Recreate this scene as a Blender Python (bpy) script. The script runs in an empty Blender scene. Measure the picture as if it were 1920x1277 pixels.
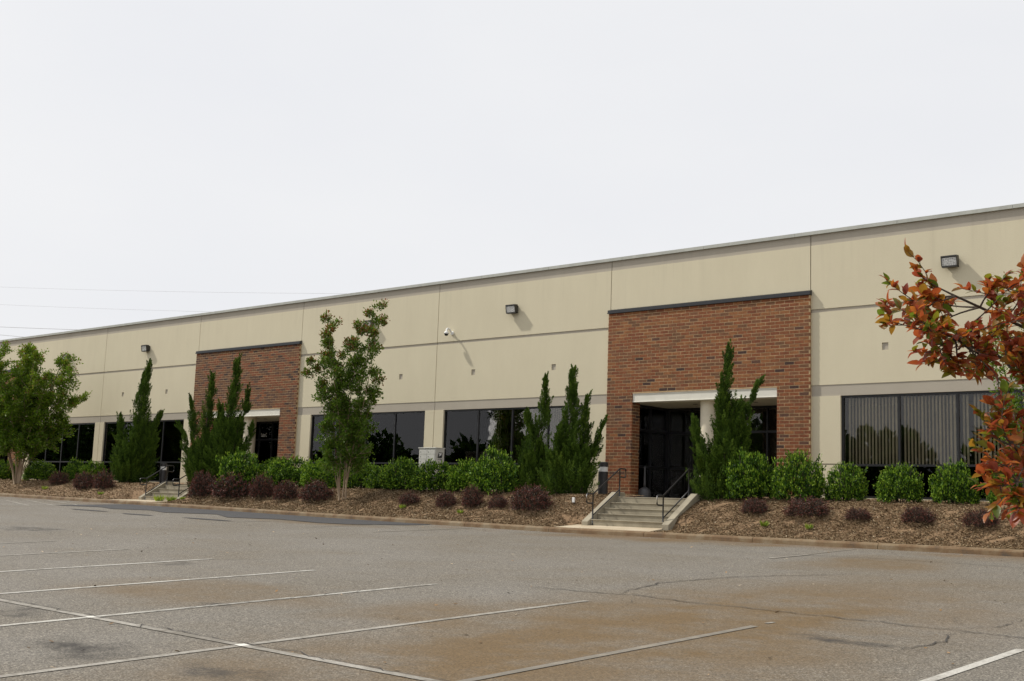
import bpy, math, random
import numpy as np
from mathutils import Matrix, Vector

C = bpy.context.scene.collection
rad = math.radians

# ------------------------------------------------------------------ camera
cam_d = bpy.data.cameras.new('camera')
cam = bpy.data.objects.new('camera', cam_d)
C.objects.link(cam)
bpy.context.scene.camera = cam
cam_d.sensor_width = 36.0
cam_d.lens = 2212.8 / 1920 * 36
cam_d.clip_start = 0.05
cam_d.clip_end = 5000
PITCH, ROLL, YAW, EYE = .1394, -.0349, -.711, 1.6952
fw = np.array([math.sin(YAW) * math.cos(PITCH), math.cos(YAW) * math.cos(PITCH), math.sin(PITCH)])
rt0 = np.array([math.cos(YAW), -math.sin(YAW), 0])
dn0 = np.cross(fw, rt0)
cr, sr = math.cos(ROLL), math.sin(ROLL)
rt = cr * rt0 + sr * dn0
dn = -sr * rt0 + cr * dn0
cam.matrix_world = Matrix(((rt[0], -dn[0], -fw[0], 0), (rt[1], -dn[1], -fw[1], 0), (rt[2], -dn[2], -fw[2], EYE), (0, 0, 0, 1)))

# ------------------------------------------------------------------ sky and sun
SUNV = Vector((-2.6, -1.0, 3.0)).normalized()          # towards the sun
world = bpy.data.worlds.new('World')
bpy.context.scene.world = world
world.use_nodes = True
wt = world.node_tree
wt.nodes.clear()
wo = wt.nodes.new('ShaderNodeOutputWorld')
bg = wt.nodes.new('ShaderNodeBackground')
sky = wt.nodes.new('ShaderNodeTexSky')
sky.sky_type = 'NISHITA'
sky.sun_disc = False
sky.sun_elevation = math.asin(SUNV.z)
sky.sun_rotation = math.atan2(SUNV.x, SUNV.y)
sky.air_density = 1.0
sky.dust_density = 4.0
sky.ozone_density = 1.0
# thin high overcast: the blue sky is almost wholly veiled by bright cloud
tc = wt.nodes.new('ShaderNodeTexCoord')
mp = wt.nodes.new('ShaderNodeMapping')
mp.inputs['Scale'].default_value = (1.4, 1.4, 3.5)
wt.links.new(tc.outputs['Generated'], mp.inputs[0])
no = wt.nodes.new('ShaderNodeTexNoise')
no.inputs['Scale'].default_value = 1.6
no.inputs['Detail'].default_value = 5
wt.links.new(mp.outputs[0], no.inputs['Vector'])
rp = wt.nodes.new('ShaderNodeValToRGB')
rp.color_ramp.elements[0].position = .3
rp.color_ramp.elements[0].color = (7.9, 7.98, 8.25, 1)
rp.color_ramp.elements[1].position = .7
rp.color_ramp.elements[1].color = (8.4, 8.42, 8.5, 1)
wt.links.new(no.outputs['Fac'], rp.inputs[0])
mxs = wt.nodes.new('ShaderNodeMixRGB')
mxs.inputs[0].default_value = .95
wt.links.new(sky.outputs[0], mxs.inputs[1])
wt.links.new(rp.outputs[0], mxs.inputs[2])
bg.inputs['Strength'].default_value = .1
wt.links.new(mxs.outputs[0], bg.inputs['Color'])
wt.links.new(bg.outputs[0], wo.inputs[0])

sun_d = bpy.data.lights.new('sun', 'SUN')
sun_d.energy = 3.2
sun_d.angle = rad(1.5)
sun_d.color = (1, .95, .86)
sun = bpy.data.objects.new('sun', sun_d)
C.objects.link(sun)
sun.location = (-40, -15, 45)
sun.rotation_euler = SUNV.to_track_quat('Z', 'Y').to_euler()

vs = bpy.context.scene.view_settings
vs.view_transform = 'Standard'
vs.look = 'None'
vs.exposure = .12
vs.gamma = 1
vs.use_curve_mapping = False

# ------------------------------------------------------------------ helpers
def tag(o, label=None, cat=None, group=None, kind=None):
    if label: o['label'] = label
    if cat: o['category'] = cat
    if group: o['group'] = group
    if kind: o['kind'] = kind
    return o

def thing(name, label, cat, loc=(0, 0, 0), group=None):
    o = bpy.data.objects.new(name, None)
    o.empty_display_size = .2
    C.objects.link(o)
    o.location = loc
    return tag(o, label, cat, group)

def wloc(o):
    v = Vector((0, 0, 0))
    while o is not None:
        v += o.location
        o = o.parent
    return v

class MB:
    """collects world-space geometry and links it as ONE mesh object"""
    def __init__(s): s.v, s.f, s.m = [], [], []
    def quad(s, a, b, c, d, m=0):
        n = len(s.v); s.v += [a, b, c, d]; s.f.append((n, n + 1, n + 2, n + 3)); s.m.append(m)
    def poly(s, pts, m=0):
        n = len(s.v); s.v += list(pts); s.f.append(tuple(range(n, n + len(pts)))); s.m.append(m)
    def box(s, x0, x1, y0, y1, z0, z1, m=0):
        n = len(s.v)
        s.v += [(x0, y0, z0), (x1, y0, z0), (x1, y1, z0), (x0, y1, z0), (x0, y0, z1), (x1, y0, z1), (x1, y1, z1), (x0, y1, z1)]
        for q in ((0, 3, 2, 1), (4, 5, 6, 7), (0, 1, 5, 4), (1, 2, 6, 5), (2, 3, 7, 6), (3, 0, 4, 7)):
            s.f.append(tuple(n + i for i in q)); s.m.append(m)
    def prism(s, prof, x0, x1, m=0):
        """profile of (y,z) points extruded along x"""
        n = len(s.v); k = len(prof)
        s.v += [(x0, y, z) for y, z in prof] + [(x1, y, z) for y, z in prof]
        for i in range(k):
            j = (i + 1) % k
            s.f.append((n + i, n + j, n + k + j, n + k + i)); s.m.append(m)
        s.f.append(tuple(n + i for i in range(k - 1, -1, -1))); s.m.append(m)
        s.f.append(tuple(n + k + i for i in range(k))); s.m.append(m)
    def tube(s, pts, r, n=8, m=0, cap=True):
        pts = [Vector(p) for p in pts]
        if not hasattr(r, '__len__'): r = [r] * len(pts)
        base = len(s.v)
        up = Vector((0, 0, 1))
        for i, p in enumerate(pts):
            t = (pts[min(i + 1, len(pts) - 1)] - pts[max(i - 1, 0)]).normalized()
            a = t.cross(up)
            if a.length < .05: a = t.cross(Vector((1, 0, 0)))
            a.normalize(); b = t.cross(a)
            for k in range(n):
                an = 2 * math.pi * k / n
                s.v.append(tuple(p + (a * math.cos(an) + b * math.sin(an)) * r[i]))
        for i in range(len(pts) - 1):
            for k in range(n):
                k2 = (k + 1) % n
                s.f.append((base + i * n + k, base + i * n + k2, base + (i + 1) * n + k2, base + (i + 1) * n + k)); s.m.append(m)
        if cap:
            s.f.append(tuple(base + k for k in range(n))); s.m.append(m)
            e = base + (len(pts) - 1) * n
            s.f.append(tuple(e + n - 1 - k for k in range(n))); s.m.append(m)
    def lathe(s, cx, cy, prof, n=24, m=0):
        base = len(s.v)
        for r, z in prof:
            for k in range(n):
                an = 2 * math.pi * k / n
                s.v.append((cx + r * math.cos(an), cy + r * math.sin(an), z))
        for i in range(len(prof) - 1):
            for k in range(n):
                k2 = (k + 1) % n
                s.f.append((base + i * n + k, base + i * n + k2, base + (i + 1) * n + k2, base + (i + 1) * n + k)); s.m.append(m)
        s.f.append(tuple(base + k for k in range(n - 1, -1, -1))); s.m.append(m)
        e = base + (len(prof) - 1) * n
        s.f.append(tuple(e + k for k in range(n))); s.m.append(m)
    def build(s, name, mats, parent=None, smooth=False, bevel=0, kind=None, label=None):
        if not isinstance(mats, (list, tuple)): mats = [mats]
        off = wloc(parent) if parent is not None else Vector((0, 0, 0))
        me = bpy.data.meshes.new(name)
        me.from_pydata([(v[0] - off.x, v[1] - off.y, v[2] - off.z) for v in s.v], [], s.f)
        for m in mats: me.materials.append(m)
        me.polygons.foreach_set('material_index', s.m)
        if smooth: me.shade_smooth()
        me.update()
        o = bpy.data.objects.new(name, me)
        C.objects.link(o)
        if parent is not None: o.parent = parent
        if bevel:
            bv = o.modifiers.new('bevel', 'BEVEL'); bv.width = bevel; bv.segments = 2; bv.limit_method = 'ANGLE'
        if kind: o['kind'] = kind
        if label: o['label'] = label
        return o

def np_mesh(name, V, F, mats, rnd=None, matidx=None, smooth=False):
    """V (n,3); F (m,k) all faces of the same size"""
    V = np.asarray(V, np.float32); F = np.asarray(F, np.int32)
    me = bpy.data.meshes.new(name)
    me.vertices.add(len(V)); me.vertices.foreach_set('co', V.ravel())
    k = F.shape[1]
    me.loops.add(F.size); me.loops.foreach_set('vertex_index', F.ravel())
    me.polygons.add(len(F))
    me.polygons.foreach_set('loop_start', np.arange(0, F.size, k, dtype=np.int32))
    me.polygons.foreach_set('loop_total', np.full(len(F), k, np.int32))
    for m in (mats if isinstance(mats, (list, tuple)) else [mats]): me.materials.append(m)
    if matidx is not None: me.polygons.foreach_set('material_index', np.asarray(matidx, np.int32))
    if rnd is not None:
        a = me.attributes.new('rnd', 'FLOAT', 'FACE')
        a.data.foreach_set('value', np.asarray(rnd, np.float32))
    me.update(calc_edges=True)
    if smooth: me.shade_smooth()
    return me

def put(name, me, parent=None, loc=(0, 0, 0), kind=None):
    o = bpy.data.objects.new(name, me)
    C.objects.link(o)
    o.location = loc
    if parent is not None: o.parent = parent
    if kind: o['kind'] = kind
    return o

# ------------------------------------------------------------------ materials
def nodes(name):
    m = bpy.data.materials.new(name); m.use_nodes = True
    t = m.node_tree
    return m, t, t.nodes['Principled BSDF']

def nd(t, kind, **kw):
    n = t.nodes.new(kind)
    for k, v in kw.items():
        if hasattr(n, k): setattr(n, k, v)
        else: n.inputs[k.replace('_', ' ')].default_value = v
    return n

def rgb(c): return (c[0], c[1], c[2], 1)

def mat(name, col, rough=.6, var=.12, scale=8, bump=0, bscale=60, metal=0, spec=.5, col2=None, detail=6, stretch=None):
    """principled with noise-mottled base colour and fine bump"""
    m, t, b = nodes(name)
    g = nd(t, 'ShaderNodeNewGeometry')
    src = g.outputs['Position']
    if stretch:
        mpn = nd(t, 'ShaderNodeMapping'); mpn.inputs['Scale'].default_value = stretch
        t.links.new(src, mpn.inputs[0]); src = mpn.outputs[0]
    n = nd(t, 'ShaderNodeTexNoise', Scale=scale, Detail=detail, Roughness=.6)
    t.links.new(src, n.inputs['Vector'])
    mx = nd(t, 'ShaderNodeMixRGB')
    c2 = col2 if col2 else [c * (1 - 2 * var) for c in col]
    c1 = col if col2 else [min(1, c * (1 + var)) for c in col]
    mx.inputs[1].default_value = rgb(c1); mx.inputs[2].default_value = rgb(c2)
    mr = nd(t, 'ShaderNodeMapRange'); mr.inputs[1].default_value = .3; mr.inputs[2].default_value = .7
    t.links.new(n.outputs['Fac'], mr.inputs[0]); t.links.new(mr.outputs[0], mx.inputs[0])
    t.links.new(mx.outputs[0], b.inputs['Base Color'])
    b.inputs['Roughness'].default_value = rough; b.inputs['Metallic'].default_value = metal
    b.inputs['Specular IOR Level'].default_value = spec
    if bump:
        n2 = nd(t, 'ShaderNodeTexNoise', Scale=bscale, Detail=4)
        t.links.new(g.outputs['Position'], n2.inputs['Vector'])
        bp = nd(t, 'ShaderNodeBump', Strength=bump, Distance=.01)
        t.links.new(n2.outputs['Fac'], bp.inputs['Height']); t.links.new(bp.outputs[0], b.inputs['Normal'])
    return m

def leafmat(name, stops, rough=.45, trans=.3, spec=.4):
    """leaf colour picked by the per-leaf random attribute"""
    m, t, b = nodes(name)
    a = nd(t, 'ShaderNodeAttribute', attribute_name='rnd')
    r = nd(t, 'ShaderNodeValToRGB')
    while len(r.color_ramp.elements) < len(stops): r.color_ramp.elements.new(.5)
    for e, (p, c) in zip(r.color_ramp.elements, stops): e.position = p; e.color = rgb(c)
    t.links.new(a.outputs['Fac'], r.inputs[0])
    t.links.new(r.outputs[0], b.inputs['Base Color'])
    b.inputs['Roughness'].default_value = rough
    b.inputs['Specular IOR Level'].default_value = spec
    tr = nd(t, 'ShaderNodeBsdfTranslucent')
    t.links.new(r.outputs[0], tr.inputs[0])
    mx = nd(t, 'ShaderNodeMixShader'); mx.inputs[0].default_value = trans
    t.links.new(b.outputs[0], mx.inputs[1]); t.links.new(tr.outputs[0], mx.inputs[2])
    t.links.new(mx.outputs[0], t.nodes['Material Output'].inputs[0])
    return m

M = {}
def wall_mat(name, c1, c2):
    """painted textured concrete: faint large mottling, faint vertical streaks of weather"""
    m, t, b = nodes(name)
    g = nd(t, 'ShaderNodeNewGeometry')
    n1 = nd(t, 'ShaderNodeTexNoise', Scale=.55, Detail=5, Roughness=.6)
    t.links.new(g.outputs['Position'], n1.inputs['Vector'])
    mpn = nd(t, 'ShaderNodeMapping'); mpn.inputs['Scale'].default_value = (1.7, 1.7, .5)
    t.links.new(g.outputs['Position'], mpn.inputs[0])
    n2 = nd(t, 'ShaderNodeTexNoise', Scale=1., Detail=6, Roughness=.65)
    t.links.new(mpn.outputs[0], n2.inputs['Vector'])
    n3 = nd(t, 'ShaderNodeTexNoise', Scale=30, Detail=3)
    t.links.new(g.outputs['Position'], n3.inputs['Vector'])
    ad = nd(t, 'ShaderNodeMath', operation='MULTIPLY_ADD'); ad.inputs[1].default_value = .55
    t.links.new(n2.outputs['Fac'], ad.inputs[0]); 
    sc = nd(t, 'ShaderNodeMath', operation='MULTIPLY_ADD'); sc.inputs[1].default_value = .35
    t.links.new(n1.outputs['Fac'], sc.inputs[0])
    s3 = nd(t, 'ShaderNodeMath', operation='MULTIPLY'); s3.inputs[1].default_value = .14
    t.links.new(n3.outputs['Fac'], s3.inputs[0])
    t.links.new(s3.outputs[0], sc.inputs[2]); t.links.new(sc.outputs[0], ad.inputs[2])
    mr = nd(t, 'ShaderNodeMapRange'); mr.inputs[1].default_value = .36; mr.inputs[2].default_value = .7
    t.links.new(ad.outputs[0], mr.inputs[0])
    mx = nd(t, 'ShaderNodeMixRGB'); mx.inputs[1].default_value = rgb(c1); mx.inputs[2].default_value = rgb(c2)
    t.links.new(mr.outputs[0], mx.inputs[0])
    # thin drip marks running down from the coping and splash dirt at the foot
    sz = nd(t, 'ShaderNodeSeparateXYZ'); t.links.new(g.outputs['Position'], sz.inputs[0])
    md = nd(t, 'ShaderNodeMapping'); md.inputs['Scale'].default_value = (5.5, 5.5, .16)
    t.links.new(g.outputs['Position'], md.inputs[0])
    nd_ = nd(t, 'ShaderNodeTexNoise', Scale=1., Detail=4, Roughness=.7); t.links.new(md.outputs[0], nd_.inputs['Vector'])
    r1 = nd(t, 'ShaderNodeMapRange'); r1.inputs[1].default_value = .52; r1.inputs[2].default_value = .72; t.links.new(nd_.outputs['Fac'], r1.inputs[0])
    r2 = nd(t, 'ShaderNodeMapRange'); r2.inputs[1].default_value = 7.9; r2.inputs[2].default_value = 9.7; t.links.new(sz.outputs['Z'], r2.inputs[0])
    r3 = nd(t, 'ShaderNodeMapRange'); r3.inputs[1].default_value = 2.9; r3.inputs[2].default_value = 2.1; t.links.new(sz.outputs['Z'], r3.inputs[0])
    mm = nd(t, 'ShaderNodeMath', operation='MAXIMUM'); t.links.new(r2.outputs[0], mm.inputs[0]); t.links.new(r3.outputs[0], mm.inputs[1])
    m3 = nd(t, 'ShaderNodeMath', operation='MULTIPLY'); t.links.new(r1.outputs[0], m3.inputs[0]); t.links.new(mm.outputs[0], m3.inputs[1])
    m4 = nd(t, 'ShaderNodeMath', operation='MULTIPLY'); t.links.new(m3.outputs[0], m4.inputs[0]); m4.inputs[1].default_value = .12
    dm = nd(t, 'ShaderNodeMixRGB'); t.links.new(m4.outputs[0], dm.inputs[0]); t.links.new(mx.outputs[0], dm.inputs[1]); dm.inputs[2].default_value = (.22, .19, .14, 1)
    t.links.new(dm.outputs[0], b.inputs['Base Color'])
    b.inputs['Roughness'].default_value = .85
    b.inputs['Specular IOR Level'].default_value = .25
    n4 = nd(t, 'ShaderNodeTexNoise', Scale=55, Detail=3)
    t.links.new(g.outputs['Position'], n4.inputs['Vector'])
    bp = nd(t, 'ShaderNodeBump', Strength=.35, Distance=.01)
    t.links.new(n4.outputs['Fac'], bp.inputs['Height']); t.links.new(bp.outputs[0], b.inputs['Normal'])
    return m
M['wall'] = wall_mat('beige_paint', (.65, .592, .435), (.605, .547, .40))
M['band'] = wall_mat('taupe_paint', (.44, .40, .33), (.40, .36, .295))
M['sealant'] = mat('joint_sealant', (.17, .15, .105), .8)
M['coping'] = mat('coping_metal', (.44, .445, .40), .45, .08, 3, metal=.2)
M['roof'] = mat('roof_membrane', (.3, .3, .3), .9)
M['mortar'] = mat('mortar', (.50, .355, .20), .9, .12, 12, .3)
tones = [(.225, .078, .030), (.265, .108, .040), (.195, .064, .027), (.16, .074, .035), (.20, .086, .040), (.105, .050, .032), (.058, .030, .023)]
for i, c in enumerate(tones):
    M['brick%d' % i] = mat('fired_clay', c, .8, .16, 14, .5, 90, spec=.3)
BR = [M['brick%d' % i] for i in range(7)]
M['cap'] = mat('dark_cap_metal', (.022, .024, .028), .4, .1, 5)
M['white'] = mat('white_painted_steel', (.74, .72, .63), .5, .05, 2)
M['column'] = mat('column_paint', (.66, .60, .47), .7, .06, 3)
M['soffit'] = mat('soffit_plaster', (.50, .46, .36), .8, .06, 2)
M['black'] = mat('black_anodised_frame', (.012, .012, .014), .35, .1, 5)
M['dark'] = mat('dark_interior', (.045, .043, .036), .9)
M['blind'] = mat('blind_vinyl', (.80, .76, .66), .6, .06, 4)
M['concrete'] = mat('stair_concrete', (.36, .32, .235), .9, .0, 2.2, .5, 40, col2=(.23, .20, .145))
M['pad'] = mat('pad_concrete', (.50, .43, .32), .9, .0, 1.6, .4, 50, col2=(.40, .32, .21))
M['rail'] = mat('black_rail_paint', (.016, .016, .018), .35, .1, 10)
M['bronze'] = mat('bronze_housing', (.022, .020, .017), .4, .1, 10)
M['lens'] = mat('prismatic_lens', (.62, .62, .60), .15, .3, 30)
M['plastic'] = mat('white_plastic', (.78, .78, .76), .4, .03, 10)
M['dome'] = mat('smoked_dome', (.02, .02, .02), .1)
M['urn'] = mat('grey_urn_plastic', (.055, .055, .06), .5, .1, 8)
M['bollard'] = mat('dark_bollard_paint', (.035, .033, .034), .5, .1, 6)
M['mailbox'] = mat('mailbox_aluminium', (.60, .59, .54), .45, .05, 6)
M['ink'] = mat('black_ink', (.012, .012, .014), .5)
M['lettering'] = mat('white_vinyl_lettering', (.75, .75, .72), .5)
M['wire'] = mat('power_cable', (.34, .34, .36), .6)
M['bark'] = mat('tan_bark', (.34, .25, .16), .85, .0, 6, .5, 40, col2=(.20, .14, .09), stretch=(5, 5, .8))
M['barkdark'] = mat('dark_bark', (.07, .05, .035), .85, .2, 10, .5, 40)
M['soil'] = mat('bed_soil', (.17, .105, .055), .95, .0, 9, 1., 45, col2=(.25, .16, .085))
M['terrain'] = mat('dry_ground', (.16, .14, .09), .95, .2, .3)
M['crack'] = mat('crack_shadowed_tar', (.04, .036, .032), .9)
M['patch'] = mat('new_asphalt', (.052, .051, .054), .9, .2, 40, .4, 120)

# tinted glass: sky reflection over a dim view inside
def glassmat(name, tint, refl):
    m, t, b = nodes(name)
    t.nodes.remove(b)
    tr = nd(t, 'ShaderNodeBsdfTransparent'); tr.inputs[0].default_value = rgb(tint)
    gl = nd(t, 'ShaderNodeBsdfGlossy'); gl.inputs['Roughness'].default_value = .008
    gl.inputs[0].default_value = rgb(refl)
    fr = nd(t, 'ShaderNodeFresnel'); fr.inputs[0].default_value = 1.5
    g = nd(t, 'ShaderNodeNewGeometry')
    n = nd(t, 'ShaderNodeTexNoise', Scale=.9, Detail=2); t.links.new(g.outputs['Position'], n.inputs['Vector'])
    bp = nd(t, 'ShaderNodeBump', Strength=.06, Distance=.02)
    t.links.new(n.outputs['Fac'], bp.inputs['Height'])
    t.links.new(bp.outputs[0], gl.inputs['Normal'])
    mx = nd(t, 'ShaderNodeMixShader')
    t.links.new(fr.outputs[0], mx.inputs[0]); t.links.new(tr.outputs[0], mx.inputs[1]); t.links.new(gl.outputs[0], mx.inputs[2])
    t.links.new(mx.outputs[0], t.nodes['Material Output'].inputs[0])
    return m
M['glass'] = glassmat('tinted_glass', (.88, .86, .80), (.9, .9, .92))
M['spandrel'] = glassmat('dark_spandrel_glass', (.05, .05, .05), (.55, .55, .6))

# asphalt with aggregate, clay wash stains, oil spots
def asphalt():
    m, t, b = nodes('old_asphalt')
    L = t.links.new
    g = nd(t, 'ShaderNodeNewGeometry'); P = g.outputs['Position']
    def noise(sc, de=4, ro=.6, vec=P):
        n = nd(t, 'ShaderNodeTexNoise', Scale=sc, Detail=de, Roughness=ro); L(vec, n.inputs['Vector']); return n.outputs['Fac']
    def rng(v, a, b2, c=0., d=1.):
        n = nd(t, 'ShaderNodeMapRange'); L(v, n.inputs[0])
        for i, q in enumerate((a, b2, c, d)): n.inputs[i + 1].default_value = q
        return n.outputs[0]
    def mul(a, b2):
        n = nd(t, 'ShaderNodeMath', operation='MULTIPLY'); L(a, n.inputs[0])
        if isinstance(b2, (int, float)): n.inputs[1].default_value = b2
        else: L(b2, n.inputs[1])
        return n.outputs[0]
    def mx2(a, b2):
        n = nd(t, 'ShaderNodeMath', operation='MAXIMUM'); L(a, n.inputs[0]); L(b2, n.inputs[1]); return n.outputs[0]
    def mix(f, a, b2):
        n = nd(t, 'ShaderNodeMixRGB'); L(f, n.inputs[0])
        for i, q in ((1, a), (2, b2)):
            if isinstance(q, tuple): n.inputs[i].default_value = rgb(q)
            else: L(q, n.inputs[i])
        return n.outputs[0]
    # warped position for stain outlines
    wn = nd(t, 'ShaderNodeTexNoise', Scale=.55, Detail=5); L(P, wn.inputs['Vector'])
    sb = nd(t, 'ShaderNodeVectorMath', operation='SUBTRACT'); L(wn.outputs['Color'], sb.inputs[0]); sb.inputs[1].default_value = (.5, .5, .5)
    scv = nd(t, 'ShaderNodeVectorMath', operation='SCALE'); L(sb.outputs[0], scv.inputs[0]); scv.inputs['Scale'].default_value = 2.4
    av = nd(t, 'ShaderNodeVectorMath', operation='ADD'); L(P, av.inputs[0]); L(scv.outputs[0], av.inputs[1])
    def spot(cx, cy, rx, ry, r0=.35, src=None):
        mp_ = nd(t, 'ShaderNodeMapping', vector_type='POINT')
        mp_.inputs['Location'].default_value = (-cx / rx, -cy / ry, 0)
        mp_.inputs['Scale'].default_value = (1 / rx, 1 / ry, 0)
        L(src if src else av.outputs[0], mp_.inputs[0])
        ln = nd(t, 'ShaderNodeVectorMath', operation='LENGTH'); L(mp_.outputs[0], ln.inputs[0])
        return rng(ln.outputs['Value'], r0, 1., 1., 0.)
    fine = noise(95, 3, .7)
    mid = noise(26, 3, .6)
    big = noise(.33, 6, .62)
    base = mix(rng(big, .35, .68), (.172, .160, .142), (.128, .112, .088))
    base = mix(mul(rng(big, .42, .62), mul(rng(noise(.9, 5), .42, .65), .55)), base, (.135, .108, .072))
    vor = nd(t, 'ShaderNodeTexVoronoi', Scale=85); L(P, vor.inputs['Vector'])
    sep = nd(t, 'ShaderNodeSeparateColor'); L(vor.outputs['Color'], sep.inputs[0])
    vor2 = nd(t, 'ShaderNodeTexVoronoi', Scale=58); L(P, vor2.inputs['Vector'])
    sep2 = nd(t, 'ShaderNodeSeparateColor'); L(vor2.outputs['Color'], sep2.inputs[0])
    base = mix(rng(sep2.outputs[0], .5, 1., 0., .7), base, (.09, .08, .068))
    base = mix(rng(sep2.outputs[1], .65, 1., 0., .6), base, (.33, .30, .25))
    base = mix(rng(sep.outputs[0], .55, 1., 0., .8), base, (.07, .062, .052))
    base = mix(rng(sep.outputs[1], .72, 1., 0., .7), base, (.36, .33, .28))
    # clay wash: a drainage streak and pools along the kerb
    r = spot(-7.2, 11.5, 3.3, 9.5)
    for a in ((-6.2, 8.5, 2.8, 2.6), (-9.2, 21.2, 1.9, 2.4), (-16.2, 24.3, 4.2, 1.5), (-9.6, 10.2, 2.2, 1.8), (-13.5, 9.5, 2.4, 1.7), (-4.0, 24.2, 7, 1.1), (-27, 22.6, 4, 1.0)):
        r = mx2(r, mul(spot(*a), .75))
    r = mul(r, rng(noise(.8, 6, .68), .22, .58))
    sy = nd(t, 'ShaderNodeSeparateXYZ'); L(av.outputs[0], sy.inputs[0])
    gut = mul(rng(sy.outputs['Y'], 23.6, 24.9), rng(noise(.45, 4), .4, .6))
    base = mix(mul(gut, .7), base, (.16, .088, .035))
    base = mix(mul(r, .88), base, (.135, .086, .036))
    # oil and damp spots
    o = spot(-10.7, 6.25, 1.0, .42)
    for a in ((-13.4, 6.85, .7, .3), (-8.0, 6.55, .95, .4), (-5.3, 11.8, 1.0, .35), (-27.3, 14.3, 1.6, .5), (-12.2, 8.6, .5, .2), (-17.5, 11.5, .8, .3)):
        o = mx2(o, spot(*a))
    o = mul(o, rng(noise(2.6, 5), .32, .6))
    base = mix(mul(o, .9), base, (.042, .038, .034))
    gr = mix(rng(sep2.outputs[2], .25, .95), (.62, .62, .62), (1.5, 1.47, 1.42))
    fin = nd(t, 'ShaderNodeMixRGB', blend_type='MULTIPLY'); fin.inputs[0].default_value = .5
    L(base, fin.inputs[1]); L(gr, fin.inputs[2]); base = fin.outputs[0]
    L(base, b.inputs['Base Color'])
    b.inputs['Roughness'].default_value = .9
    b.inputs['Specular IOR Level'].default_value = .3
    bp = nd(t, 'ShaderNodeBump', Strength=.6, Distance=.006)
    L(fine, bp.inputs['Height']); L(bp.outputs[0], b.inputs['Normal'])
    return m
M['asphalt'] = asphalt()

def paintmat(name, col, wear):
    m, t, b = nodes(name)
    L = t.links.new
    g = nd(t, 'ShaderNodeNewGeometry')
    n = nd(t, 'ShaderNodeTexNoise', Scale=7, Detail=8, Roughness=.75); L(g.outputs['Position'], n.inputs['Vector'])
    n2 = nd(t, 'ShaderNodeTexNoise', Scale=.8, Detail=3); L(g.outputs['Position'], n2.inputs['Vector'])
    ad = nd(t, 'ShaderNodeMath', operation='MULTIPLY_ADD'); ad.inputs[1].default_value = .6
    L(n2.outputs['Fac'], ad.inputs[0]); L(n.outputs['Fac'], ad.inputs[2])
    mr = nd(t, 'ShaderNodeMapRange'); mr.inputs[1].default_value = wear - .12; mr.inputs[2].default_value = wear + .12
    L(ad.outputs[0], mr.inputs[0])
    vor = nd(t, 'ShaderNodeTexVoronoi', Scale=85); L(g.outputs['Position'], vor.inputs['Vector'])
    sp = nd(t, 'ShaderNodeSeparateColor'); L(vor.outputs['Color'], sp.inputs[0])
    mx0 = nd(t, 'ShaderNodeMixRGB'); L(sp.outputs[0], mx0.inputs[0])
    mx0.inputs[1].default_value = rgb(col); mx0.inputs[2].default_value = rgb([c * .7 for c in col])
    mx = nd(t, 'ShaderNodeMixRGB'); L(mr.outputs[0], mx.inputs[0])
    L(mx0.outputs[0], mx.inputs[1]); mx.inputs[2].default_value = (.16, .142, .115, 1)
    L(mx.outputs[0], b.inputs['Base Color']); b.inputs['Roughness'].default_value = .8
    return m
M['paint'] = paintmat('white_line_paint', (.52, .50, .45), .88)
M['paintworn'] = paintmat('worn_line_paint', (.38, .355, .31), .80)
M['paintfaint'] = paintmat('faint_line_paint', (.27, .235, .185), .78)

def kerbmat():
    m, t, b = nodes('kerb_concrete')
    L = t.links.new
    g = nd(t, 'ShaderNodeNewGeometry')
    n = nd(t, 'ShaderNodeTexNoise', Scale=1.6, Detail=7, Roughness=.65); L(g.outputs['Position'], n.inputs['Vector'])
    r = nd(t, 'ShaderNodeValToRGB')
    st = [(.3, (.25, .20, .135)), (.45, (.21, .15, .085)), (.56, (.16, .095, .045)), (.7, (.085, .065, .045))]
    while len(r.color_ramp.elements) < 4: r.color_ramp.elements.new(.5)
    for e, (p, c) in zip(r.color_ramp.elements, st): e.position = p; e.color = rgb(c)
    L(n.outputs['Fac'], r.inputs[0])
    n2 = nd(t, 'ShaderNodeTexNoise', Scale=60, Detail=3); L(g.outputs['Position'], n2.inputs['Vector'])
    mx = nd(t, 'ShaderNodeMixRGB', blend_type='MULTIPLY'); mx.inputs[0].default_value = .5
    L(r.outputs[0], mx.inputs[1]); L(n2.outputs['Fac'], mx.inputs[2])
    mx2 = nd(t, 'ShaderNodeMixRGB', blend_type='MULTIPLY'); mx2.inputs[0].default_value = 1
    L(mx.outputs[0], mx2.inputs[1]); mx2.inputs[2].default_value = (1.25, 1.25, 1.25, 1)
    L(mx2.outputs[0], b.inputs['Base Color']); b.inputs['Roughness'].default_value = .9
    bp = nd(t, 'ShaderNodeBump', Strength=.5, Distance=.01); L(n2.outputs['Fac'], bp.inputs['Height']); L(bp.outputs[0], b.inputs['Normal'])
    return m
M['kerb'] = kerbmat()

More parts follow.
